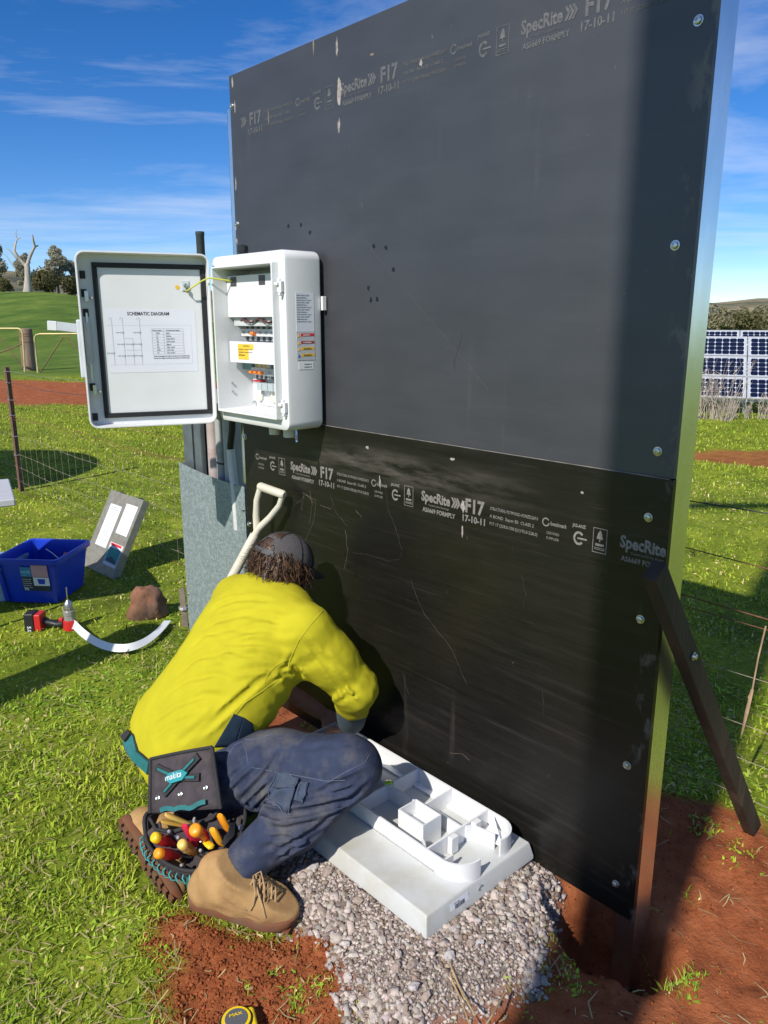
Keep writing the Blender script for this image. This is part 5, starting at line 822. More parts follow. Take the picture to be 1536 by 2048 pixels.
# shovel leaning on the board
def onp(px, py, d):
    r_ = ray(px, py); k = (PO+PN*d-Vector((0, 0, EYE))).dot(PN)/r_.dot(PN); return Vector((0, 0, EYE))+r_*k
sh = thing('shovel', 'shovel with cream painted D handle leaning on the board behind the man', 'shovel', (0, 0, 0)); CREAM = M('cream_paint', (.60, .56, .45), .5, var=.12, vs=14, col2=(.30, .18, .09), c2pos=(.62, .74), bump=.1, bs=60)
YK = onp(514, 1062, .085); GL, GR = onp(521, 973, .075), onp(566, 989, .045); FT = onp(380, 1310, .33); FT.z = max(FT.z, gz1(FT.x, FT.y)+.25)
obj('grip', MB().tube([GL+(GL-GR)*.08, GL, GR, GR+(GR-GL)*.08], [.012, .0165, .0165, .012], 12), CREAM, sh, smooth=50); obj('yoke', MB().tube([GL, GL+(YK-GL)*.3+Vector((-.010, 0, 0)), GL+(YK-GL)*.65+Vector((-.008, 0, 0)), YK, YK+(FT-YK)*.07], [.011, .012, .013, .014, .015], 10), CREAM, sh, smooth=60); obj('yoke', MB().tube([GR, GR+(YK-GR)*.25+Vector((.012, 0, -.006)), GR+(YK-GR)*.6+Vector((.010, 0, -.004)), YK+(GR-YK)*.08, YK+(FT-YK)*.07], [.011, .012, .013, .014, .015], 10), CREAM, sh, smooth=60)
obj('shaft', MB().tube([YK+(FT-YK)*.03, FT], [.0185, .0195], 12), CREAM, sh, smooth=60); dF = (FT-YK).normalized(); obj('blade_socket', MB().tube([FT-dF*.02, FT+dF*.10], [.0225, .021], 12), STEELD, sh, smooth=60)
bl = MB(); b0 = FT+dF*.08; bx, by = frame(dF); 
for i in range(7):
    f = i/6; 
    for j in range(5): u = (j-2)/2; bl.v.append(tuple(b0+dF*(.24*f)+bx*(u*.09*(1-.55*max(0, f-.6)/.4))+by*(.025*u*u)))
bl.f = [(i*5+j, i*5+j+1, i*5+6+j, i*5+5+j) for i in range(6) for j in range(4)]; bl.m = [0]*len(bl.f); obj('blade', bl, STEELD, sh, smooth=60)
# tape measure in the foreground
tm = gp(474, 2062); tape = thing('tape_measure', 'yellow and black tape measure lying on the soil at the bottom edge', 'tape measure', tm+Vector((0, 0, .0)), math.radians(20)); tz = gz1(tm.x, tm.y)-tm.z+.001
obj('case', MB().lathe((0, 0, tz), (0, 0, 1), [(0, .036), (.004, .040), (.032, .040), (.037, .036)], 26), M('tape_black', (.02, .02, .022), .55), tape, smooth=35); obj('yellow_ring', MB().lathe((0, 0, tz+.0372), (0, 0, 1), [(0, .034), (.0025, .033), (.0028, .027)], 26), M('tape_yellow', (.80, .56, .01), .4), tape, smooth=35); obj('yellow_side', MB().box((.012, -.034, tz+.003), (.046, .030, tz+.034)), M('tape_yellow', (.80, .56, .01), .4), tape, bevel=.008); fc = obj('face_disc', MB().lathe((0, 0, tz+.0402), (0, 0, 1), [(0, .0265), (.0012, .026)], 24), M('tape_grey', (.10, .105, .11), .6), tape); text('printed_text', 'MAX', .011, M('tape_yellow', (.80, .56, .01), .4), fc, (-.015, .006, tz+.0418), rot=(0, 0, 0), wide=.03, bold=.02)
# dry stalks on the gravel
for i, P in enumerate(([(868, 1872), (890, 1930), (918, 1990), (940, 2050)], [(880, 1870), (905, 1940), (930, 2000)], [(1010, 1985), (985, 2030), (965, 2060)], [(930, 1995), (950, 2030)])):
    st = thing('dry_stalk', ['long dry straw stalk lying on the gravel below the pad corner', 'thin dry stalk beside the long stalk on the gravel', 'dry stalk crossing gravel and shaded soil at the bottom', 'short dry stalk at the bottom gravel edge'][i], 'stalk', gp(*P[0], .1)); obj('stem', MB().tube([gp(x, y, .105+.01*math.sin(j*2)) - gp(*P[0], .1) for j, (x, y) in enumerate(P)], [.0022, .0026, .002, .0012][:len(P)], 5), M('straw_stalk', (.42, .28, .13), .8), st)
# ------------------------------------------------------------------ things outside the frame whose shadows fall into it
pp_ = LH.cross(Vector((0, 0, 1))); pc_ = pp_*-.42 + LH*-3.2
pole = thing('power_pole', 'round timber power pole behind the camera shading the board edge', 'pole', (pc_.x, pc_.y, gz1(pc_.x, pc_.y))); obj('shaft', MB().lathe((0, 0, -.4), (0, 0, 1), [(0, .145), (4, .138), (9.4, .125), (9.42, .10)], 20), GW, pole, smooth=40); obj('crossarm', MB().box((-1.0, .13, 8.7), (1.0, .23, 8.82)), GW, pole)
for x in (-.85, 0, .85): obj('insulator', MB().lathe((x, .18, 8.82), (0, 0, 1), [(0, .03), (.05, .04), (.06, .03), (.12, .045), (.14, .02)], 12), STEELD, pole)
wp = thing('shadow_post', 'unseen timber post added left of the frame to cast a long shadow', 'post', (-2.42, 2.02, gz1(-2.42, 2.02))); obj('trunk', MB().lathe((0, 0, -.3), (0, 0, 1), [(0, .12), (2.05, .115), (2.07, .09)], 14), GW, wp, smooth=40)  # unseen post, added and sized only for the shadow band it throws
tk = thing('shadow_tank', 'unseen corrugated tank added left of the frame to cast a shadow', 'tank', (-6.0, 6.1, gz1(-6, 6.1))); obj('wall', MB().lathe((0, 0, -.02), (0, 0, 1), [(i*.038, 1.32+.012*(i % 2)) for i in range(58)], 40), GALVS, tk); obj('roof', MB().lathe((0, 0, 2.16), (0, 0, 1), [(0, 1.36), (.02, 1.36), (.26, .12), (.27, .02)], 40), GALV, tk)  # unseen tank, added so that a shadow falls on the far grass
# ------------------------------------------------------------------ the man
def V3(*p): return Vector(p)
HIPR, HIPL = at(428, 1545, 2.10), V3(-.66, 2.36, .33); KNR, ANR = at(700, 1535, 1.95), V3(-.385, 1.835, .188)
KNL, ANL = V3(-.33, 2.33, .13), V3(-.66, 2.05, .175)
WST, CHS, NEK = at(345, 1500, 2.2), at(510, 1270, 2.33), at(560, 1198, 2.40)
SR, ER, WR = at(612, 1262, 2.22), at(710, 1375, 2.25), at(700, 1452, 2.42)
SL, EL, WL = V3(-.50, 2.49, .715), V3(-.455, 2.58, .40), V3(-.24, 2.60, .235)
HEAD = at(566, 1134, 2.47); FACE = V3(.52, .45, -.72).normalized(); SPN = (NEK-WST).normalized(); RT = (SR-SL).normalized(); RT = (RT-SPN*RT.dot(SPN)).normalized(); BK = RT.cross(SPN).normalized()      # BK points out of the back
HR = FACE.cross(V3(0, 0, 1)).normalized(); HU = HR.cross(FACE).normalized()
man = thing('person', 'person in yellow shirt, navy trousers and tan boots crouching at the pad', 'person', (-.45, 1.95, gz1(-.45, 1.95)))
ml = Vector(man.location)
def add(name, me, mat, par=man, **k):
    o = obj(name, me, mat, par, **k); 
    if par is man: o.matrix_parent_inverse = Matrix.Translation(-ml)
    return o
SKIN = M('skin', (.50, .25, .17), .5, var=.14, vs=30, bump=.08, bs=220, sss=.12)
def on_cloth(me, pts, off=.0012):
    from mathutils.bvhtree import BVHTree
    key = me.name
    if key not in on_cloth.c: on_cloth.c[key] = BVHTree.FromPolygons([v.co[:] for v in me.vertices], [p.vertices[:] for p in me.polygons])
    t = on_cloth.c[key]; out = []
    for px, py in pts:
        d = ray(px, py).normalized(); h, nrm, _, _ = t.ray_cast(Vector((0, 0, EYE)), d)
        if h is not None:
            if nrm.dot(d) > 0: nrm = -nrm
            out.append((h+nrm*off, nrm))
    return out
on_cloth.c = {}
def dense(P, k=6): return [(P[i][0]+(P[i+1][0]-P[i][0])*j/k, P[i][1]+(P[i+1][1]-P[i][1])*j/k) for i in range(len(P)-1) for j in range(k)]+[P[-1]]
def creases(sd, lines, name):
    """fold lines of a garment: cast the drawn line onto the cloth, then carve a groove with a ridge beside it"""
    base = sd.mesh(name+'_draft', 1); out = []
    for L_, dep, w in lines:
        q = on_cloth(base, dense(L_, 5), 0.)
        if len(q) > 2: out.append((np.array([tuple(p) for p, _ in q]), dep, w))
    on_cloth.c.pop(base.name, None); bpy.data.meshes.remove(base)
    def fn(P):
        r = np.zeros(len(P))
        for C_, dep, w in out:
            m = ((P > C_.min(0)-4*w) & (P < C_.max(0)+4*w)).all(1); p = P[m]
            if not len(p): continue
            best = np.full(len(p), 9.); tt = np.zeros(len(p)); k = len(C_)-1
            for i in range(k):
                a, b = C_[i], C_[i+1]; e = b-a; l2 = float(e@e)
                if l2 > .0025: continue
                t = np.clip(((p-a)@e)/max(l2, 1e-9), 0, 1); d = np.linalg.norm(p-a-t[:, None]*e, axis=1); u = d < best; best[u] = d[u]; tt[u] = (i+t[u])/k
            fade = np.clip(np.minimum(tt, 1-tt)/.18, .12, 1); x = best/w; r[m] += fade*dep*(-np.exp(-x*x)+.45*np.exp(-((x-2.1)/.9)**2))
        return r
    return fn
# body: one continuous skin under the clothes
lo, hi = (-1.0, 1.75, .03), (.12, 2.75, 1.06); B = SDF(lo, hi, .0075)
for i in range(9):
    f = i/8; c = WST.lerp(NEK-SPN*.06, f); w = .045+.07*math.sin(math.pi*min(.75, .15+f*.8)); B.cap(c-RT*w, c+RT*w, .085, None, .04)
B.cap(HIPL, HIPR, .09, None, .04).chain([HIPR, KNR, ANR], [.075, .052, .04]).chain([HIPL, KNL, ANL], [.075, .052, .04]).chain([SR, ER, WR], [.05, .038, .028]).chain([SL, EL, WL], [.05, .038, .028]).cap(CHS+SPN*.05, SR, .07, .05).cap(CHS+SPN*.05, SL, .07, .05)
B.cap(NEK-SPN*.05, HEAD-HU*.06, .058, .055, .03)
B.cap(HEAD-FACE*.025+HU*.02, HEAD+FACE*.02+HU*.02, .083, .078, .03, flat=HR, ff=.88); B.cap(HEAD+FACE*.045-HU*.045, HEAD+FACE*.05-HU*.09, .048, .034, .03)      # cranium, jaw
B.cap(HEAD+FACE*.094-HU*.02, HEAD+FACE*.112-HU*.045, .010, .014, .012); B.cap(HEAD+FACE*.086+HU*.008-HR*.02, HEAD+FACE*.086+HU*.008+HR*.02, .014, None, .012)      # nose, brow
B.cap(HEAD+FACE*.088-HU*.075-HR*.014, HEAD+FACE*.088-HU*.075+HR*.014, .008, None, .008)
for s_ in (-1, 1): B.cap(HEAD+HR*s_*.077-HU*.03-FACE*.008, HEAD+HR*s_*.083+HU*.012-FACE*.018, .011, .017, .008, flat=HR, ff=.45); B.cap(HEAD+FACE*.073+HU*-.006+HR*s_*.03, HEAD+FACE*.075+HU*-.006+HR*s_*.034, .011, None, .01)
def hand(Wp, tip_dir, palm_n, side):
    """palm and five bent fingers; side = direction of the thumb"""
    d = Vector(tip_dir).normalized(); n_ = Vector(palm_n); n_ = (n_-d*n_.dot(d)).normalized(); s_ = d.cross(n_).normalized()
    if s_.dot(Vector(side)) < 0: s_ = -s_
    for q in (-.027, -.009, .009, .027): B.cap(Wp+d*.012+s_*q*.6, Wp+d*.085+s_*q, .0125, .0115, .010)
    for q, l in ((.030, .070), (.010, .080), (-.010, .075), (-.029, .058)):
        a = Wp+d*.085+s_*q; b = a+(d*.86+n_*.5)*l*.42; c = b+(d*.4+n_*.92)*l*.34; e = c+(d*-.15+n_*.98)*l*.28; B.chain([a, b, c, e], [.0098, .0090, .0082, .0072], .003)
    a = Wp+d*.022+s_*.026; b = a+(d*.5+s_*.75+n_*.25)*.045; c = b+(d*.8+s_*.1+n_*.6)*.035; B.chain([a, b, c], [.0125, .0105, .0085], .006)
hand(WR+(WR-ER).normalized()*.02, V3(-.45, .35, -.62), V3(-.35, -.1, -.6), V3(-.3, -.8, .2)); hand(WL+V3(.015, 0, -.008), V3(.75, -.25, -.45), V3(.1, .3, -.9), V3(.3, -.8, .2))
add('body', B.mesh('body', 1), SKIN)
# shirt
YELL = M('hivis_yellow', (.47, .42, .020), .85, var=.07, vs=14, bump=.30, bs=420, spec=.12); NAVY = M('navy_cloth', (.016, .030, .050), .85, var=.2, vs=40, bump=.15, bs=300, spec=.15); CUFF = M('cuff_cloth', (.075, .105, .125), .8, var=.2, vs=40, bump=.15, bs=300, spec=.2)
S = SDF((-.98, 1.85, .12), (.12, 2.78, .98), .0065)
for i in range(15):
    f = i/14; c = WST.lerp(NEK-SPN*.035, f)-SPN*.012*(1-f)+BK*(.028*math.sin(math.pi*f)); w = .048+.085*math.sin(math.pi*min(.70, .12+f*.72))**1.2; w *= 1-.45*max(0, f-.82)/.18; S.cap(c-RT*max(-.06, w-.055*math.sin(math.pi*f)-.062*math.sin(math.pi*min(1, f*1.05))**2), c+RT*w, .112-.012*max(0, f-.75)/.25+.006*math.sin(math.pi*f), None, .05)
yk_ = NEK-SPN*.05; S.cap(yk_, NEK+SPN*.010, .072, .058, .04).cap(yk_-SPN*.02, SR, .085, .076, .05).cap(yk_-SPN*.02, SL, .085, .074, .05)
S.chain([SR, SR.lerp(ER, .5), ER], [.080, .078, .070], .035).cap(ER, ER.lerp(WR, .55), .068, .056, .03).cap(CHS-SPN*.02+RT*.10, SR.lerp(ER, .35), .07, .06, .05)
S.chain([SL, EL], [.078, .068], .035).cap(EL, EL.lerp(WL, .75), .064, .048, .03)
S.cap(WST-SPN*.02-BK*.05, CHS-BK*.10, .10, .09, .05); S.cap(at(470, 1420, 2.34), at(535, 1415, 2.46), .06, .05, .05).cap(at(455, 1475, 2.20), at(490, 1455, 2.26), .062, .055, .03)
TAIL = [at(255, 1530, 2.16), at(282, 1552, 2.12)]; S.cap(at(262, 1505, 2.17), TAIL[0], .045, .032, .03).cap(TAIL[0], TAIL[1], .032, .030, .02)
Rn, Sn, Bn = (np.array(v) for v in (RT, SPN, BK)); W0n = np.array(WST); En, Rarm = np.array(ER), np.array((ER-SR).normalized())
def wr(P):
    q = P-W0n; a = q@Sn; b = q@Rn; c = q@Bn; w1 = .05*vnoise(P, 5)+.03*vnoise(P+3, 11); ph = (a-.55*(b+.12)**2*2+.22*b+w1); big_ = np.sin(ph*95+3*vnoise(P+7, 4)); big_ = 1.7*(np.abs(np.sin(ph*48+2*vnoise(P+7, 4)))-.6)
    msk = np.clip(.35+.9*vnoise(P+1, 6), 0, 1)*np.clip(1.25-np.abs(a-.25)*1.6, .2, 1); out = .0055*big_*msk+.0028*vnoise(P, 24)+.005*vnoise(P+5, 9)
    g = np.clip((b-.03)/.09, 0, 1)*np.clip(1-np.abs(a-.42)/.18, 0, 1); out += g*.006*np.sin((a*1.0-b*.9+w1)*120)
    arm = np.clip(1-np.linalg.norm(P-En, axis=1)/.17, 0, 1); u = (P-np.array(SR))@Rarm; out += arm*.002*np.sin(u*85+5*vnoise(P, 8))
    return out
SHL = [([(418, 1228), (440, 1211), (470, 1200), (505, 1197), (545, 1203)], .0045, .009), ([(396, 1275), (430, 1243), (485, 1229), (540, 1237), (570, 1252)], .0045, .010), ([(380, 1298), (411, 1270), (464, 1258), (520, 1266)], .004, .009), ([(352, 1349), (396, 1317), (457, 1303), (515, 1312)], .0045, .010), ([(330, 1390), (370, 1362), (427, 1349), (480, 1360)], .004, .009),
    ([(296, 1450), (351, 1411), (411, 1390), (450, 1392)], .0045, .010), ([(411, 1458), (457, 1415), (502, 1373), (545, 1345)], .006, .009), ([(381, 1481), (434, 1438), (479, 1398), (520, 1365)], .005, .009), ([(350, 1490), (395, 1455), (445, 1412)], .004, .009), ([(300, 1480), (340, 1452), (385, 1436)], .0035, .009), ([(581, 1330), (623, 1373), (660, 1408)], .006, .009), ([(608, 1275), (653, 1332), (691, 1385), (722, 1418)], .0065, .009), ([(640, 1300), (687, 1355), (722, 1395)], .004, .009), ([(555, 1345), (575, 1330), (590, 1305)], .005, .008), ([(545, 1365), (565, 1350), (585, 1345)], .005, .007), ([(470, 1345), (510, 1338), (550, 1335)], .0035, .008), ([(668, 1412), (690, 1395), (720, 1388)], .004, .008), ([(440, 1290), (500, 1283), (545, 1292)], .003, .009)]
S.disp(creases(S, [(a_, d_*1.7, w_*.9) for a_, d_, w_ in SHL], 'shirt'), .03); S.disp(lambda P: .6*wr(P)+.0012*vnoise(P, 60)); S.cut(WR.lerp(ER, .56), (WR-ER)); sme = S.mesh('shirt', 1)
NAVY_SIDE = np.array([(425, 1500), (452, 1452), (467, 1428), (486, 1430), (503, 1446), (512, 1470), (530, 1500), (430, 1560)])
def shirtmat(c):
    r = c-np.array((0, 0, EYE)); f = r[:, 1]*CT-r[:, 2]*ST; u = r[:, 1]*ST+r[:, 2]*CT; q = np.stack([768+1538*r[:, 0]/f, 1024-1538*u/f], 1); return np.where(sdpoly(q, NAVY_SIDE) < 0, 1, 0)      # dark side panel of the shirt
shirt = add('shirt', sme, YELL)
# cuff and collar
cfd = (WR-ER).normalized(); c_a, c_b = ER.lerp(WR, .42), ER.lerp(WR, .86); mb = MB(); mb.tube([c_a, c_a.lerp(c_b, .4), c_b-cfd*.008, c_b, c_b-cfd*.004, c_a.lerp(c_b, .5)], [.0545, .054, .050, .048, .044, .042], 26, cap=False)
add('cuff', mb.mesh('cuff'), CUFF, smooth=60)
clr = MB(); n = 28; cc = NEK+SPN*.024
for j in range(n+1):
    a = 2*math.pi*j/n
    for k, (r_, h) in enumerate(((.070, -.014), (.069, .014), (.064, .016), (.064, -.012))): clr.v.append(tuple(cc+RT*math.cos(a)*r_*1.04+BK*math.sin(a)*r_+SPN*(h-.010*math.sin(a))))
clr.f = [(j*4+k, j*4+4+k, j*4+4+(k+1) % 4, j*4+(k+1) % 4) for j in range(n) for k in range(4)]; clr.m = [0]*len(clr.f); add('collar', clr.mesh('collar'), M('collar_grey', (.06, .075, .075), .8, var=.2, vs=60), smooth=60)
# seam lines of the sleeve and side panel, lying on the cloth
def seam(me, pts, mat, par, r_=.0013, name='seam', off=.0008):
    q = on_cloth(me, dense(pts), off)
    if len(q) > 2: o = obj(name, MB().tube([p for p, _ in q], r_, 5), mat, par); return o
def patch(me, quad_px, mat, par, name, off=.004, n=9, th=.0025):
    """a piece of cloth laid over a garment, given by its corners as seen"""
    rows = []
    for i in range(n+1):
        r0 = []
        for j in range(n+1):
            u, v = i/n, j/n; x = sum(w*p[0] for w, p in zip(((1-u)*(1-v), u*(1-v), u*v, (1-u)*v), quad_px)); y = sum(w*p[1] for w, p in zip(((1-u)*(1-v), u*(1-v), u*v, (1-u)*v), quad_px)); q = on_cloth(me, [(x, y)], off); r0.append(q[0][0] if q else None)
        rows.append(r0)
    mb = MB(); ix = {}
    for i in range(n+1):
        for j in range(n+1):
            if rows[i][j] is not None: ix[i, j] = len(mb.v); mb.v.append(tuple(rows[i][j]))
    for i in range(n):
        for j in range(n):
            k = [(i, j), (i+1, j), (i+1, j+1), (i, j+1)]
            if all(q in ix for q in k): mb.f.append(tuple(ix[q] for q in k)); mb.m.append(0)
    o = obj(name, mb, mat, par, smooth=70); q = o.modifiers.new('thickness', 'SOLIDIFY'); q.thickness = th; q.offset = 0; return o
SEAMY = M('seam_yellow', (.50, .47, .02), .8)
for q in ([(468, 1427), (487, 1435), (470, 1492), (428, 1494)], [(487, 1434), (505, 1447), (512, 1480), (470, 1491)]): patch(sme, q, NAVY, shirt, 'side_panel', .0015, 10, .002)
for L_ in ([(645, 1222), (622, 1248), (598, 1280), (580, 1320), (575, 1345)], [(574, 1320), (550, 1332), (535, 1350), (528, 1368)], [(575, 1340), (590, 1362), (600, 1368)], [(470, 1430), (490, 1405), (520, 1385), (555, 1360)]): seam(sme, L_, SEAMY, shirt)
# trousers
TRO = M('navy_trousers', (.033, .043, .080), .85, var=.25, vs=22, bump=.25, bs=240, spec=.2, col2=(.125, .118, .115), c2pos=(.47, .76)); TROD = M('trouser_pocket', (.050, .068, .105), .85, var=.25, vs=30, bump=.25, bs=240, spec=.2, col2=(.12, .115, .12), c2pos=(.52, .78))
T_ = SDF((-.98, 1.74, .05), (.06, 2.56, .60), .005); T_.cap(HIPL+V3(0, 0, .0), HIPR+V3(0, 0, .0), .130, .122, .05).cap(WST-SPN*.08-RT*.06, WST-SPN*.08+RT*.06, .118, None, .05)
T_.chain([HIPR, HIPR.lerp(KNR, .5)+V3(0, 0, .006), KNR], [.124, .108, .088], .035).cap(KNR+V3(0, 0, -.012), KNR.lerp(ANR, .55)+V3(.006, 0, -.006), .078, .080, .008).cap(KNR.lerp(ANR, .55), ANR+V3(.008, .0, .012), .080, .060, .03)
T_.chain([HIPL, KNL], [.115, .08], .04).chain([KNL, ANL+V3(.03, .02, -.01)], [.078, .060], .03); T_.cap(KNR+V3(.006, -.01, .0), KNR+V3(-.02, -.01, .03), .076, .07, .03)
Kn, An, Hn = np.array(KNR), np.array(ANR), np.array(HIPR); thd = (Kn-Hn)/np.linalg.norm(Kn-Hn); shd_ = (An-Kn)/np.linalg.norm(An-Kn)
def wr2(P):
    u = (P-Hn)@thd; v = (P-Kn)@shd_; w = .05*vnoise(P, 6)+.025*vnoise(P+4, 14); th_m = np.clip((Kn[2]+.0-P[:, 2]+.06)/.08, 0, 1)
    a = .013*(.6-np.abs(np.sin((u*.55-P[:, 2]*.95+w)*62)))*-1*np.clip(.45+.9*vnoise(P+2, 6), 0, 1)*np.clip(1.25-u/.34, .25, 1); b = .016*(np.abs(np.sin((v+.35*(P[:, 0])+w)*46+1.4*vnoise(P, 9)))-.6)*np.clip((v+.02)/.10, 0, 1)*np.clip(.6+.8*vnoise(P+6, 8), 0, 1); kn = np.clip(1-np.linalg.norm(P-(Kn+np.array([-.08, -.05, -.055])), axis=1)/.13, 0, 1)
    return a+b+.0025*vnoise(P, 26)+.005*vnoise(P+9, 10)+kn*.014*(np.abs(np.sin((P[:, 2]*1.0+.25*P[:, 0]+w*.8)*68))-.6)
TRL = [([(474, 1606), (520, 1622), (565, 1630), (610, 1624), (660, 1611), (700, 1597), (733, 1572)], .022, .0085), ([(590, 1603), (646, 1582), (672, 1567), (716, 1560), (742, 1545)], .010, .007), ([(549, 1532), (515, 1568), (479, 1606)], .011, .007), ([(541, 1563), (512, 1592), (487, 1617)], .010, .0065), ([(525, 1528), (490, 1560), (458, 1590)], .011, .007), ([(562, 1497), (545, 1528), (528, 1552)], .008, .0065), ([(505, 1520), (475, 1545), (452, 1568)], .009, .007), ([(556, 1575), (530, 1600), (505, 1622)], .008, .006),
    ([(536, 1655), (570, 1658), (602, 1650), (640, 1640)], .010, .007), ([(664, 1629), (640, 1652), (612, 1672), (575, 1690)], .012, .008), ([(551, 1706), (580, 1690), (618, 1664)], .010, .007), ([(700, 1600), (672, 1622), (640, 1636)], .010, .007), ([(653, 1655), (615, 1682), (575, 1705), (555, 1722)], .010, .007), ([(540, 1680), (562, 1672), (590, 1676)], .008, .006), ([(640, 1590), (680, 1584), (725, 1566)], .008, .006), ([(683, 1561), (708, 1552), (738, 1540)], .008, .006), ([(600, 1500), (640, 1492), (680, 1494)], .003, .009), ([(520, 1700), (545, 1690), (560, 1700)], .008, .006), ([(530, 1635), (560, 1640), (585, 1636)], .008, .0065)]
T_.disp(creases(T_, TRL, 'trousers'), .035); T_.disp(lambda P: .35*wr2(P)); T_.cut(ANR+V3(-.012, .0, -.012), shd_); tme = T_.mesh('trousers', 1); trs = add('trousers', tme, TRO)
STI = M('pale_stitching', (.095, .115, .165), .8)
for L_ in ([(505, 1535), (560, 1545), (605, 1553), (650, 1562), (690, 1560)], [(655, 1565), (690, 1545), (730, 1525), (738, 1510)], [(490, 1480), (520, 1478), (545, 1468)], [(450, 1520), (470, 1490), (485, 1483), (492, 1500), (497, 1528)]): seam(tme, L_, STI, trs, .0011, 'stitching')
patch(tme, [(552, 1545), (600, 1558), (578, 1622), (528, 1606)], TROD, trs, 'cargo_pocket', .006, 9, .004); patch(tme, [(554, 1542), (601, 1555), (592, 1582), (543, 1570)], TROD, trs, 'pocket_flap', .011, 8, .003); patch(tme, [(602, 1562), (620, 1566), (606, 1608), (588, 1602)], TROD, trs, 'tool_pocket', .005, 7, .003)
for L_ in ([(553, 1546), (528, 1605), (578, 1621), (600, 1560), (583, 1548)], [(606, 1566), (592, 1602), (606, 1607), (619, 1567)]): seam(tme, L_, STI, trs, .0009, 'stitching', .0155)
# boots
NUB = M('tan_nubuck', (.40, .245, .105), .85, var=.22, vs=16, bump=.15, bs=160, spec=.15, col2=(.24, .13, .06), c2pos=(.55, .80)); SOLE = M('boot_sole', (.13, .075, .04), .9, var=.35, vs=30, col2=(.17, .06, .025), c2pos=(.45, .65)); LACE = M('boot_lace', (.36, .24, .12), .85, var=.2, vs=60)
def boot_upper():
    s = SDF((-.02, -.08, 0), (.36, .08, .26), .005); s.chain([(.055, 0, .055), (.15, .0, .050), (.245, .004, .044), (.278, .004, .038)], [.048, .048, .049, .041], .03, flat=(0, 1, 0), ff=.98); s.chain([(.085, 0, .12), (.16, 0, .088), (.235, .002, .058)], [.047, .046, .043], .03); s.chain([(.066, 0, .07), (.110, 0, .10), (.180, 0, .165)], [.046, .054, .056], .03)
    s.disp(lambda P: .0018*vnoise(P, 40)+.004*vnoise(P, 15)+.0030*np.sin((P[:, 0]*.8+P[:, 2])*150)*np.clip(1-np.abs(P[:, 0]-.17)/.06, 0, 1)*np.clip((P[:, 2]-.05)/.04, 0, 1)); s.cut((0, 0, .026), (0, 0, -1)); s.cut((.158, 0, .138), (.50, 0, .86)); return s.mesh('upper', 1)
def sole_out(k=1.): return [(.16+(x-.16)*k, y*k) for x, y in ((.000, 0), (.006, -.028), (.03, -.043), (.09, -.043), (.15, -.045), (.21, -.055), (.265, -.054), (.305, -.036), (.325, .0), (.308, .036), (.27, .055), (.21, .056), (.15, .045), (.09, .043), (.03, .043), (.006, .028))]
UPm, = (boot_upper(),)
def boot(label, Mw, lace_flip=1):
    b = obj('boot', UPm.copy(), NUB, man); b['label'] = label; b.matrix_parent_inverse = Matrix.Translation(-ml); b.matrix_basis = Mw
    n = 32; P = [Vector((x, y)) for x, y in sole_out()]; pts = []
    for i in range(len(P)):
        for k in range(2): pts.append(P[i].lerp(P[(i+1) % len(P)], k/2))
    ms = [sum((pts[(i+d) % len(pts)] for d in (-1, 0, 1)), Vector((0, 0)))/3 for i in range(len(pts))]
    rings = [[(.16+(p.x-.16)*k, p.y*k, z+.010*max(0, (p.x-.24)/.09)**2) for p in ms] for z, k in ((.008, .97), (.012, 1.0), (.030, 1.02), (.033, 1.0), (.036, .96), (.036, .9))]
    so2 = obj('sole', loft(rings), [SOLE], b, smooth=45); lug = MB()
    for i in range(11):
        x = .012+i*.028
        if .10 < x < .135: continue
        wy = .030 if x < .11 else .037
        for sgn in (-1, 1): lug.prism([(x, sgn*.006), (x+.017, sgn*.010), (x+.016, sgn*wy), (x-.002, sgn*wy)], 'z', .0+.010*max(0, (x-.24)/.09)**2, .0079+.010*max(0, (x-.24)/.09)**2)
    obj('tread', lug, SOLE, so2)['kind'] = 'stuff'
    lc_ = MB(); y0 = .020
    for i in range(6):
        x, z = .196+i*.011, .128-i*.0058
        lc_.tube([(x, -y0, z-.012), (x+.004, -.008, z+.001), (x+.010, .008, z-.001), (x+.015, y0, z-.018)], .0026, 6).tube([(x, y0, z-.012), (x+.005, .007, z+.003), (x+.011, -.008, z+.002), (x+.015, -y0, z-.018)], .0026, 6)
    lc_.tube([(.196, 0, .130), (.205, -.02, .136), (.220, -.040, .112), (.218, -.050, .085), (.21, -.056, .07)], .0026, 6).tube([(.196, 0, .130), (.213, .01, .138), (.236, -.018, .118), (.242, -.038, .090)], .0026, 6).tube([(.196, 0, .130), (.224, -.034, .112), (.246, -.050, .078), (.254, -.057, .06)], .0026, 6)
    obj('laces', lc_, LACE, b, smooth=60); obj('seam', MB().tube([(.118, -.0535, .13), (.100, -.0545, .10), (.104, -.054, .075), (.125, -.0535, .045)], .0016, 5).tube([(.15, -.046, .105), (.165, -.050, .085), (.20, -.054, .065)], .0016, 5), M('boot_seam', (.26, .15, .065), .85), b)
    obj('seam', MB().tube([(.245, -.0555, .045), (.25, -.045, .075), (.248, -.02, .098), (.248, .02, .098), (.25, .045, .075), (.245, .0575, .045)], .0014, 5).tube([(.04, -.047, .05), (.10, -.053, .052), (.17, -.0535, .058), (.235, -.0565, .05)], .0013, 5), M('boot_seam', (.26, .15, .065), .85), b); return b
def place(o, x, z): x = Vector(x).normalized(); z = Vector(z); z = (z-x*z.dot(x)).normalized(); return Matrix.Translation(o) @ Matrix((x, z.cross(x), z)).transposed().to_4x4()
h_, t_ = gp(382, 1800, .062), gp(600, 1852, .062); boot('tan lace-up boot planted flat on the red soil', place(h_+V3(0, 0, -.004), t_-h_, (0, 0, 1)) @ Matrix.Scale((t_-h_).length/.325, 4))
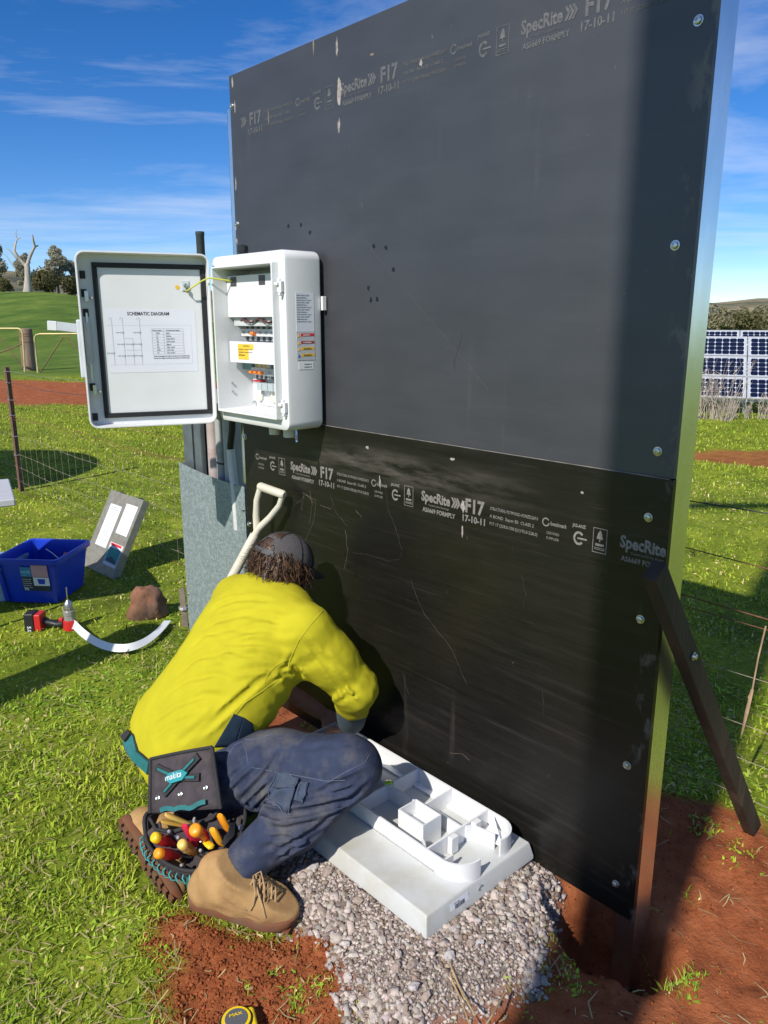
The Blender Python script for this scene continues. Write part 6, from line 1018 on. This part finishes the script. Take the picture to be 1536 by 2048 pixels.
toe = gp(322, 1784, .058); heel = at(234, 1646, 2.02); boot('tan boot standing on its toe with muddy sole showing', place(heel+(heel-toe).normalized()*.004, toe-heel, V3(.80, .56, .06)) @ Matrix.Scale(.98, 4))
# hair and cap
HAIR = M('brown_hair', (.060, .030, .016), .45, var=.4, vs=40, spec=.5); HAIRL = M('brown_hair_light', (.15, .085, .045), .45, var=.4, vs=40, spec=.5); hr = MB(); r_ = random.Random(4)
for i in range(2100):
    th, ph = r_.uniform(-2.15, 2.15), r_.uniform(-.62, .42); d = (-FACE*math.cos(th)+HR*math.sin(th))*math.cos(ph)+HU*math.sin(ph)
    if abs(th) > 1.9 and ph < -.3: continue
    a = HEAD+Vector((0, 0, 0))+d*.086-FACE*.02*0+HU*.01; g = (-HU*.85+d*.45+Vector((r_.uniform(-.5, .5), r_.uniform(-.5, .5), r_.uniform(-.4, .3)))).normalized(); l = r_.uniform(.028, .066); k = HR.cross(g)*r_.uniform(-.012, .012); pts = [a, a+g*l*.35+d*.006+k, a+g*l*.7+d*.010-k, a+g*l+d*r_.uniform(.0, .014)+k*1.5]; w = r_.uniform(.0012, .0024)
    s_ = g.cross(d).normalized()*w; o = len(hr.v)
    for j, p in enumerate(pts): q = s_*(1, 1, .8, .15)[j]; hr.v += [tuple(p-q), tuple(p+q)]
    for j in range(3): hr.f.append((o+2*j, o+2*j+1, o+2*j+3, o+2*j+2)); hr.m.append(1 if r_.random() < .3 else 0)
add('hair', mk('hair', hr.v, hr.f, hr.m), [HAIR, HAIRL])
scalp = SDF(tuple(HEAD-V3(.14, .14, .14)), tuple(HEAD+V3(.14, .14, .14)), .006); scalp.cap(HEAD-FACE*.025+HU*.02, HEAD+FACE*.005+HU*.025, .0875, .084, .03, flat=HR, ff=.9).cap(HEAD-FACE*.045-HU*.03, HEAD-FACE*.04, .052, .06, .03).disp(lambda P: .004*vnoise(P, 60)); scalp.cut(HEAD+FACE*.045, FACE); scalp.cut(HEAD-HU*.085, -HU); add('hair_cap', scalp.mesh('hair_cap', 1), HAIR)
MESHG = M('cap_mesh', (.105, .098, .10), .9, var=.35, vs=220, bump=.6, bs=500, spec=.15); CAPD = M('cap_dark', (.018, .020, .022), .75, var=.2)
CF = (FACE*.93+HU*.37).normalized(); CU = HR.cross(CF).normalized(); CU = CU if CU.dot(HU) > 0 else -CU; CC = HEAD+HU*.012-FACE*.012
def dome(f0, f1, r_, nth=40, nph=12):
    mb = MB(); keep = {}
    for i in range(nth+1):
        th = -math.pi+2*math.pi*i/nth
        for j in range(nph+1):
            ph = math.radians(8+82*j/nph); d = (CF*math.cos(th)*1.10+HR*math.sin(th)*.94)*math.cos(ph)+CU*math.sin(ph)*1.02; mb.v.append(tuple(CC+d*r_))
    for i in range(nth):
        th = abs(-math.pi+2*math.pi*(i+.5)/nth)
        for j in range(nph):
            ph = 8+82*(j+.5)/nph; back = math.pi-th
            if back < .50 and ph < 46-28*(back/.5)**2*1.0 and ph > 15: continue            # opening above the strap
            mt = 1 if (th < .95) else 0; mb.f.append((i*(nph+1)+j, (i+1)*(nph+1)+j, (i+1)*(nph+1)+j+1, i*(nph+1)+j+1)); mb.m.append(mt)
    return mb
cp = dome(0, 0, .099); co = add('cap', mk('cap', cp.v, cp.f, cp.m), [MESHG, CAPD], smooth=60); q = co.modifiers.new('thickness', 'SOLIDIFY'); q.thickness = .002
br = MB(); nb = 18
for i in range(nb+1):
    th = -1.12+2.24*i/nb
    for k in range(5): e = k/4; d = CF*math.cos(th)*1.10+HR*math.sin(th)*.94; p = CC+d*.098+CU*.013+CF*(.072*e*math.cos(th*1.25)**.6 if math.cos(th*1.25) > 0 else 0)-CU*(.018*e+.020*(th/1.12)**2*e); br.v.append(tuple(p))
br.f = [(i*5+k, i*5+5+k, i*5+6+k, i*5+1+k) for i in range(nb) for k in range(4)]; br.m = [0]*len(br.f); bo_ = obj('brim', br, CAPD, co, smooth=60); q = bo_.modifiers.new('thickness', 'SOLIDIFY'); q.thickness = .003
obj('strap', MB().ribbon([CC+((CF*math.cos(t)*1.10+HR*math.sin(t)*.94)*math.cos(.20)+CU*math.sin(.20)*1.02)*.1005 for t in np.linspace(math.pi-.62, math.pi+.62, 12)], .017, .003, [(CF*math.cos(t)+HR*math.sin(t)) for t in np.linspace(math.pi-.62, math.pi+.62, 12)]), M('cap_strap', (.06, .062, .065), .6), co, smooth=60)
for k in range(6): t = -2.6+k*1.04; obj('seam', MB().tube([CC+((CF*math.cos(t)*1.10+HR*math.sin(t)*.94)*math.cos(p)+CU*math.sin(p)*1.02)*.1003 for p in np.linspace(.8 if abs(abs(t)-math.pi) < .6 else .18, 1.5, 9)], .0012, 5), CAPD, co)
# safety glasses arm over the ear
obj('glasses', MB().tube([HEAD+HR*.085-FACE*.03+HU*.004, HEAD+HR*.086+FACE*.04-HU*.002, HEAD+HR*.074+FACE*.085-HU*.004], .0022, 6), BLACK, add('hair_band', MB().tube([HEAD+HR*.083-FACE*.028+HU*.002, HEAD+HR*.083-FACE*.036-HU*.012], .002, 5).mesh('hair_band'), BLACK))
# ------------------------------------------------------------------ tool belt, pouch and tools
TEALC = M('teal_webbing', (.012, .13, .135), .75, var=.2, vs=60, bump=.2, bs=300); PCH = M('pouch_nylon', (.062, .052, .058), .85, var=.22, vs=40, bump=.3, bs=420, spec=.2, col2=(.12, .095, .075), c2pos=(.58, .8)); BIND = M('pouch_binding', (.022, .022, .024), .8, var=.2, bump=.2, bs=300); TEALT = M('teal_trim', (.05, .30, .30), .6)
belt = thing('tool_belt', 'teal and black webbing belt around the waist of the crouching person', 'belt', (0, 0, 0))
def belt_pts(px): 
    o = []
    for p in px:
        q = on_cloth(sme, [p], .006)
        if not q: q = on_cloth(tme, [p], .006)
        if q: o.append(q[0])
    return o
bp_ = belt_pts(dense([(255, 1462), (262, 1492), (275, 1513), (300, 1535)], 4))
def strap(pts, w, th, mat, par, name): return obj(name, MB().ribbon([p for p, _ in pts], w, th, [n for _, n in pts]), mat, par, smooth=60)
if len(bp_) > 3: strap(bp_, .036, .007, TEALC, belt, 'webbing'); strap([(p+n_*-.002, n_) for p, n_ in bp_], .044, .004, BIND, belt, 'backing')
bp3 = belt_pts(dense([(249, 1456), (253, 1470), (262, 1478)], 3))
if len(bp3) > 2: strap([(p+n_*.006, n_) for p, n_ in bp3], .030, .016, BIND, belt, 'buckle_pad')
PTL, PTR, PBL, PBR = at(301, 1518, 2.035), at(424, 1494, 1.965), at(300, 1618, 1.955), at(440, 1608, 1.885); px_, pz_ = (PTR-PTL).normalized(), None
pouch = thing('tool_pouch', 'black tool pouch with teal trim hanging on the hip of the crouching person', 'tool pouch', (PTL+PTR)/2); po = Vector(pouch.location); pn = (PTR-PTL).cross(PBL-PTL).normalized(); pn = pn if pn.y < 0 else -pn
def pl_(u, v, o=0.): a = PTL.lerp(PTR, u); b = PBL.lerp(PBR, u); return a.lerp(b, v)+pn*(o+.012*math.sin(math.pi*min(max(u, 0), 1))) - po
mb = MB(); n = 8; pts = []
for i in range(n+1):
    for j in range(n+1): mb.v.append(tuple(pl_(i/n, j/n*1.08)))
mb.f = [(i*(n+1)+j, (i+1)*(n+1)+j, (i+1)*(n+1)+j+1, i*(n+1)+j+1) for i in range(n) for j in range(n)]; mb.m = [0]*len(mb.f); fl = obj('flap', mb, PCH, pouch, smooth=60); q = fl.modifiers.new('thickness', 'SOLIDIFY'); q.thickness = .012; q.offset = -1
obj('binding', MB().tube([pl_(0, v/10*1.08) for v in range(11)], .006, 8).tube([pl_(1, v/10*1.08) for v in range(11)], .006, 8).tube([pl_(u/10, 0) for u in range(11)], .005, 8), BIND, pouch, smooth=60)
for u, v in ((.14, .80), (.50, .77), (.85, .70)): p = pl_(u, v, .001); obj('rivet', MB().lathe(p, pn, [(0, .0085), (.002, .008), (.0035, .005), (.0025, .003)], 12), ZINC, pouch, smooth=40)
def pstrip(a, b, w, o0, o1, mat, name, nn=6):
    P = [pl_(a[0]+(b[0]-a[0])*i/nn, a[1]+(b[1]-a[1])*i/nn, o0) for i in range(nn+1)]; return obj(name, MB().ribbon(P, w, o1, pn), mat, pouch, smooth=60)
for a, b in (((.14, .20), (.5, .46)), ((.82, .12), (.5, .46)), ((.26, .74), (.5, .46)), ((.80, .50), (.5, .46))): pstrip(a, b, .022, .005, .008, BIND, 'badge_arm'); pstrip((a[0]*.85+.075, a[1]*.85+.07), (b[0], b[1]), .007, .0115, .006, TEALC, 'badge_trim')
bdg = MB(); P = [pl_(u, v, .013) for u, v in ((.33, .46), (.41, .36), (.60, .33), (.68, .40), (.60, .52), (.42, .56))]; P2 = [p+pn*.006 for p in P]; bdg.add(P+P2, [tuple(range(5, -1, -1)), tuple(range(6, 12))]+[(i, (i+1) % 6, 6+(i+1) % 6, 6+i) for i in range(6)]); bg_ = obj('badge', bdg, M('teal_badge', (.02, .26, .29), .4), pouch)
X_ = (pl_(.66, .43)-pl_(.36, .49)).normalized(); Z_ = pn; Y_ = Z_.cross(X_); tl = text('printed_text', 'makita', .024, M('badge_white', (.75, .76, .75), .5), pouch, pl_(.345, .505, .0205), wide=.058, bold=.0, shear=.25); tl.rotation_euler = Matrix((X_, Y_, Z_)).transposed().to_euler()
# basket: rim seen from above, tapering walls
RIM = [(293, 1628, 1.985), (290, 1660, 1.945), (300, 1695, 1.905), (335, 1728, 1.868), (380, 1742, 1.846), (425, 1732, 1.845), (462, 1700, 1.865), (484, 1660, 1.905), (490, 1622, 1.955), (470, 1600, 2.0), (400, 1606, 2.04), (330, 1618, 2.04)]
rim = [at(*p)-po for p in RIM]; cen = sum(rim, Vector((0, 0, 0)))/len(rim)
def smooth_loop(P, k=4):
    n = len(P); o = []
    for i in range(n):
        a, b, c, d = P[i-1], P[i], P[(i+1) % n], P[(i+2) % n]
        for j in range(k): t = j/k; o.append(.5*((2*b)+(c-a)*t+(2*a-5*b+4*c-d)*t*t+(3*b-a-3*c+d)*t**3))
    return o
rs = smooth_loop(rim); nr_ = len(rs); rings = [[tuple(cen+(p-cen)*k+Vector((0, 0, -dz_))+(V3(.0, .05, 0)*dz_*4)) for p in rs] for k, dz_ in ((.93, .004), (1.0, .0), (1.02, .004), (.97, .035), (.86, .075), (.70, .088))]; rings = rings[::-1]; rings2 = [[tuple(cen+(p-cen)*k+Vector((0, 0, -dz_))+(V3(.0, .05, 0)*dz_*4)) for p in rs] for k, dz_ in ((.92, .01), (.84, .06), (.6, .075))]
obj('basket', loft(rings+rings2), PCH, pouch, smooth=60); obj('rim_binding', MB().tube([p*1.0 for p in rs]+[rs[0]], .006, 8), BIND, pouch, smooth=60)
for i in range(5, 27):
    p = rs[i]; q = rs[(i+1) % nr_]; out = (p-cen); out.z = 0; out.normalize(); w_ = 1.0 if i < 16 else 1.7
    lp = [p+out*.008+Vector((0, 0, -.008)), p+out*.016+Vector((0, 0, -.014)), p.lerp(q, .5)+out*.018+Vector((0, 0, -.028*w_)), q+out*.010+Vector((0, 0, -.030*w_))]; obj('elastic_loop', MB().tube(lp, .0022, 6), TEALT, pouch, smooth=60)
    if i % 2 == 0 and i > 14: obj('webbing_loop', MB().ribbon([p+out*.010+Vector((0, 0, -.012)), p+out*.018+Vector((0, 0, -.03)), p+out*.012+Vector((0, 0, -.05))], .018, .004, out), TEALC, pouch, smooth=60)
ip = [at(x, y, Y)-po for x, y, Y in ((300, 1640, 1.945), (312, 1662, 1.925), (345, 1668, 1.915), (385, 1655, 1.915), (425, 1640, 1.92), (440, 1622, 1.93))]; obj('inner_pocket', MB().ribbon([p-V3(0, 0, .03) for p in ip], .075, .006, [V3(0, -1, .2)]*6), PCH, pouch, smooth=60); obj('pocket_binding', MB().tube([p+V3(0, 0, .006) for p in ip], .0055, 8), BIND, pouch, smooth=60)
tw_ = [pl_(u, v, .012) for u, v in [(.22+.64*i/24., 1.04-.03*abs(math.sin(i/24.*3*math.pi))-.10*max(0, (i-18)/6.)) for i in range(25)]]; obj('teal_edge', MB().ribbon(tw_, .013, .003, pn), TEALC, pouch, smooth=60)
rg = [at(x, y, Y)-po for x, y, Y in ((432, 1655, 1.885), (435, 1675, 1.865), (448, 1683, 1.86), (462, 1668, 1.87), (465, 1645, 1.885))]; obj('tool_ring', MB().ribbon(rg, .022, .003, [V3(-.6, -.5, .3), V3(-.2, -.8, .3), V3(.2, -.8, .3), V3(.6, -.5, .3), V3(.8, -.3, .3)]), BIND, pouch, smooth=60)
obj('grommet', MB().lathe(at(482, 1655, 1.895)-po, (.5, -.7, .4), [(0, .009), (.002, .009), (.003, .006)], 12), ZINC, pouch)
TY, TR_, TO = M('handle_yellow', (.80, .50, .015), .35, var=.08), M('handle_red', (.46, .015, .018), .35, var=.1), M('handle_orange', (.85, .30, .012), .4, var=.08); AMB = M('handle_amber', (.42, .20, .05), .3, var=.3, vs=60)
def driver(label, butt, toward, L_, r_, m1, m2, hole=False):
    a = at(*butt); b = at(*toward); d = (b-a).normalized(); s_ = thing('screwdriver', label, 'screwdriver', a, 0, 'hand tools in the tool pouch')
    obj('butt_cap', MB().lathe((0, 0, 0), d, [(0, r_*.62), (.003, r_*.88), (.010, r_), (L_*.22, r_*.98)], 14), m1, s_, smooth=50); obj('handle', MB().lathe(d*L_*.2202, d, [(0, r_*1.0), (L_*.2, r_*1.06), (L_*.5, r_*.95), (L_*.62, r_*.66), (L_*.7, r_*.7), (L_*.78, r_*.5)], 8), m2, s_, smooth=30); obj('shank', MB().tube([d*L_, d*(L_+.05)], .003, 6), CHK, s_)
driver('yellow-capped red screwdriver topmost at the left side of the pouch', (306, 1673, 1.865), (352, 1690, 1.915), .085, .0155, TY, TR_); driver('orange-capped red screwdriver lowest at the left side of the pouch', (312, 1706, 1.845), (362, 1712, 1.905), .090, .0155, TO, TR_, True); driver('pale yellow screwdriver with amber handle in the middle of the pouch', (361, 1686, 1.84), (400, 1712, 1.89), .080, .0150, M('handle_pale', (.72, .50, .12), .3), AMB); driver('thick red screwdriver with orange cap in the pouch centre', (388, 1657, 1.83), (417, 1682, 1.885), .090, .0185, TO, M('handle_crimson', (.42, .012, .03), .25, var=.1, coat=.5))
def knife(label, a, b, w, mat, group='hand tools in the tool pouch'):
    a, b = at(*a), at(*b); k = thing('knife_handle', label, 'tool handle', a, 0, group); d = b-a; obj('handle', MB().tube([Vector((0, 0, 0)), d*.08, d*.45, d*.8, d], [w*.6, w*.95, w, w*.85, w*.7], 10, squash=.6), mat, k, smooth=50); return k
knife('orange tool handle in the ring at the right of the pouch', (440, 1630, 1.865), (460, 1668, 1.895), .0145, TO); knife('orange-yellow tool handle left of the ring on the pouch', (425, 1658, 1.845), (443, 1690, 1.875), .0145, M('handle_amberyellow', (.80, .38, .02), .4)); knife('yellow handle tip under the thick red screwdriver', (424, 1695, 1.835), (408, 1680, 1.87), .0115, TY); knife('pale yellow chisel handle lying in the upper pocket of the pouch', (331, 1629, 1.915), (385, 1650, 1.945), .0115, M('handle_chisel', (.70, .47, .12), .4)); knife('second yellow handle deeper in the upper pocket of the pouch', (322, 1642, 1.935), (370, 1652, 1.955), .010, M('handle_ochre', (.45, .27, .05), .5)); knife('red plier grip behind the thick red screwdriver', (369, 1650, 1.865), (392, 1690, 1.90), .0145, M('grip_red', (.58, .02, .06), .4)); knife('grey blade grip beside the red plier grip', (388, 1637, 1.885), (395, 1665, 1.90), .009, M('grip_grey', (.45, .42, .40), .4, metal=.3)); knife('dark steel socket bar in the pouch centre', (352, 1672, 1.87), (372, 1700, 1.90), .008, STEELD)
for x, y, Y in ((337, 1662, 1.90), (355, 1674, 1.865), (400, 1700, 1.87), (362, 1730, 1.87)): k = thing('drive_bit', {337: 'small chrome bit beside the yellow-capped screwdriver', 355: 'chrome socket tip above the amber screwdriver', 400: 'small metal bit between the red and amber screwdrivers', 362: 'tiny metal bit at the bottom of the pouch'}[x], 'tool bit', at(x, y, Y), 0, 'small bits in the tool pouch'); obj('bit', MB().lathe((0, 0, 0), (.2, .5, -.8), [(0, .004), (.002, .006), (.014, .006), (.016, .004), (.035, .003)], 8), CHK, k, smooth=40)
FOOT += [(-.47, 1.86, .075), (-.36, 1.84, .075), (-.28, 1.82, .06), (-.70, 1.96, .05), (-.45, 2.2, .12)]
grass()
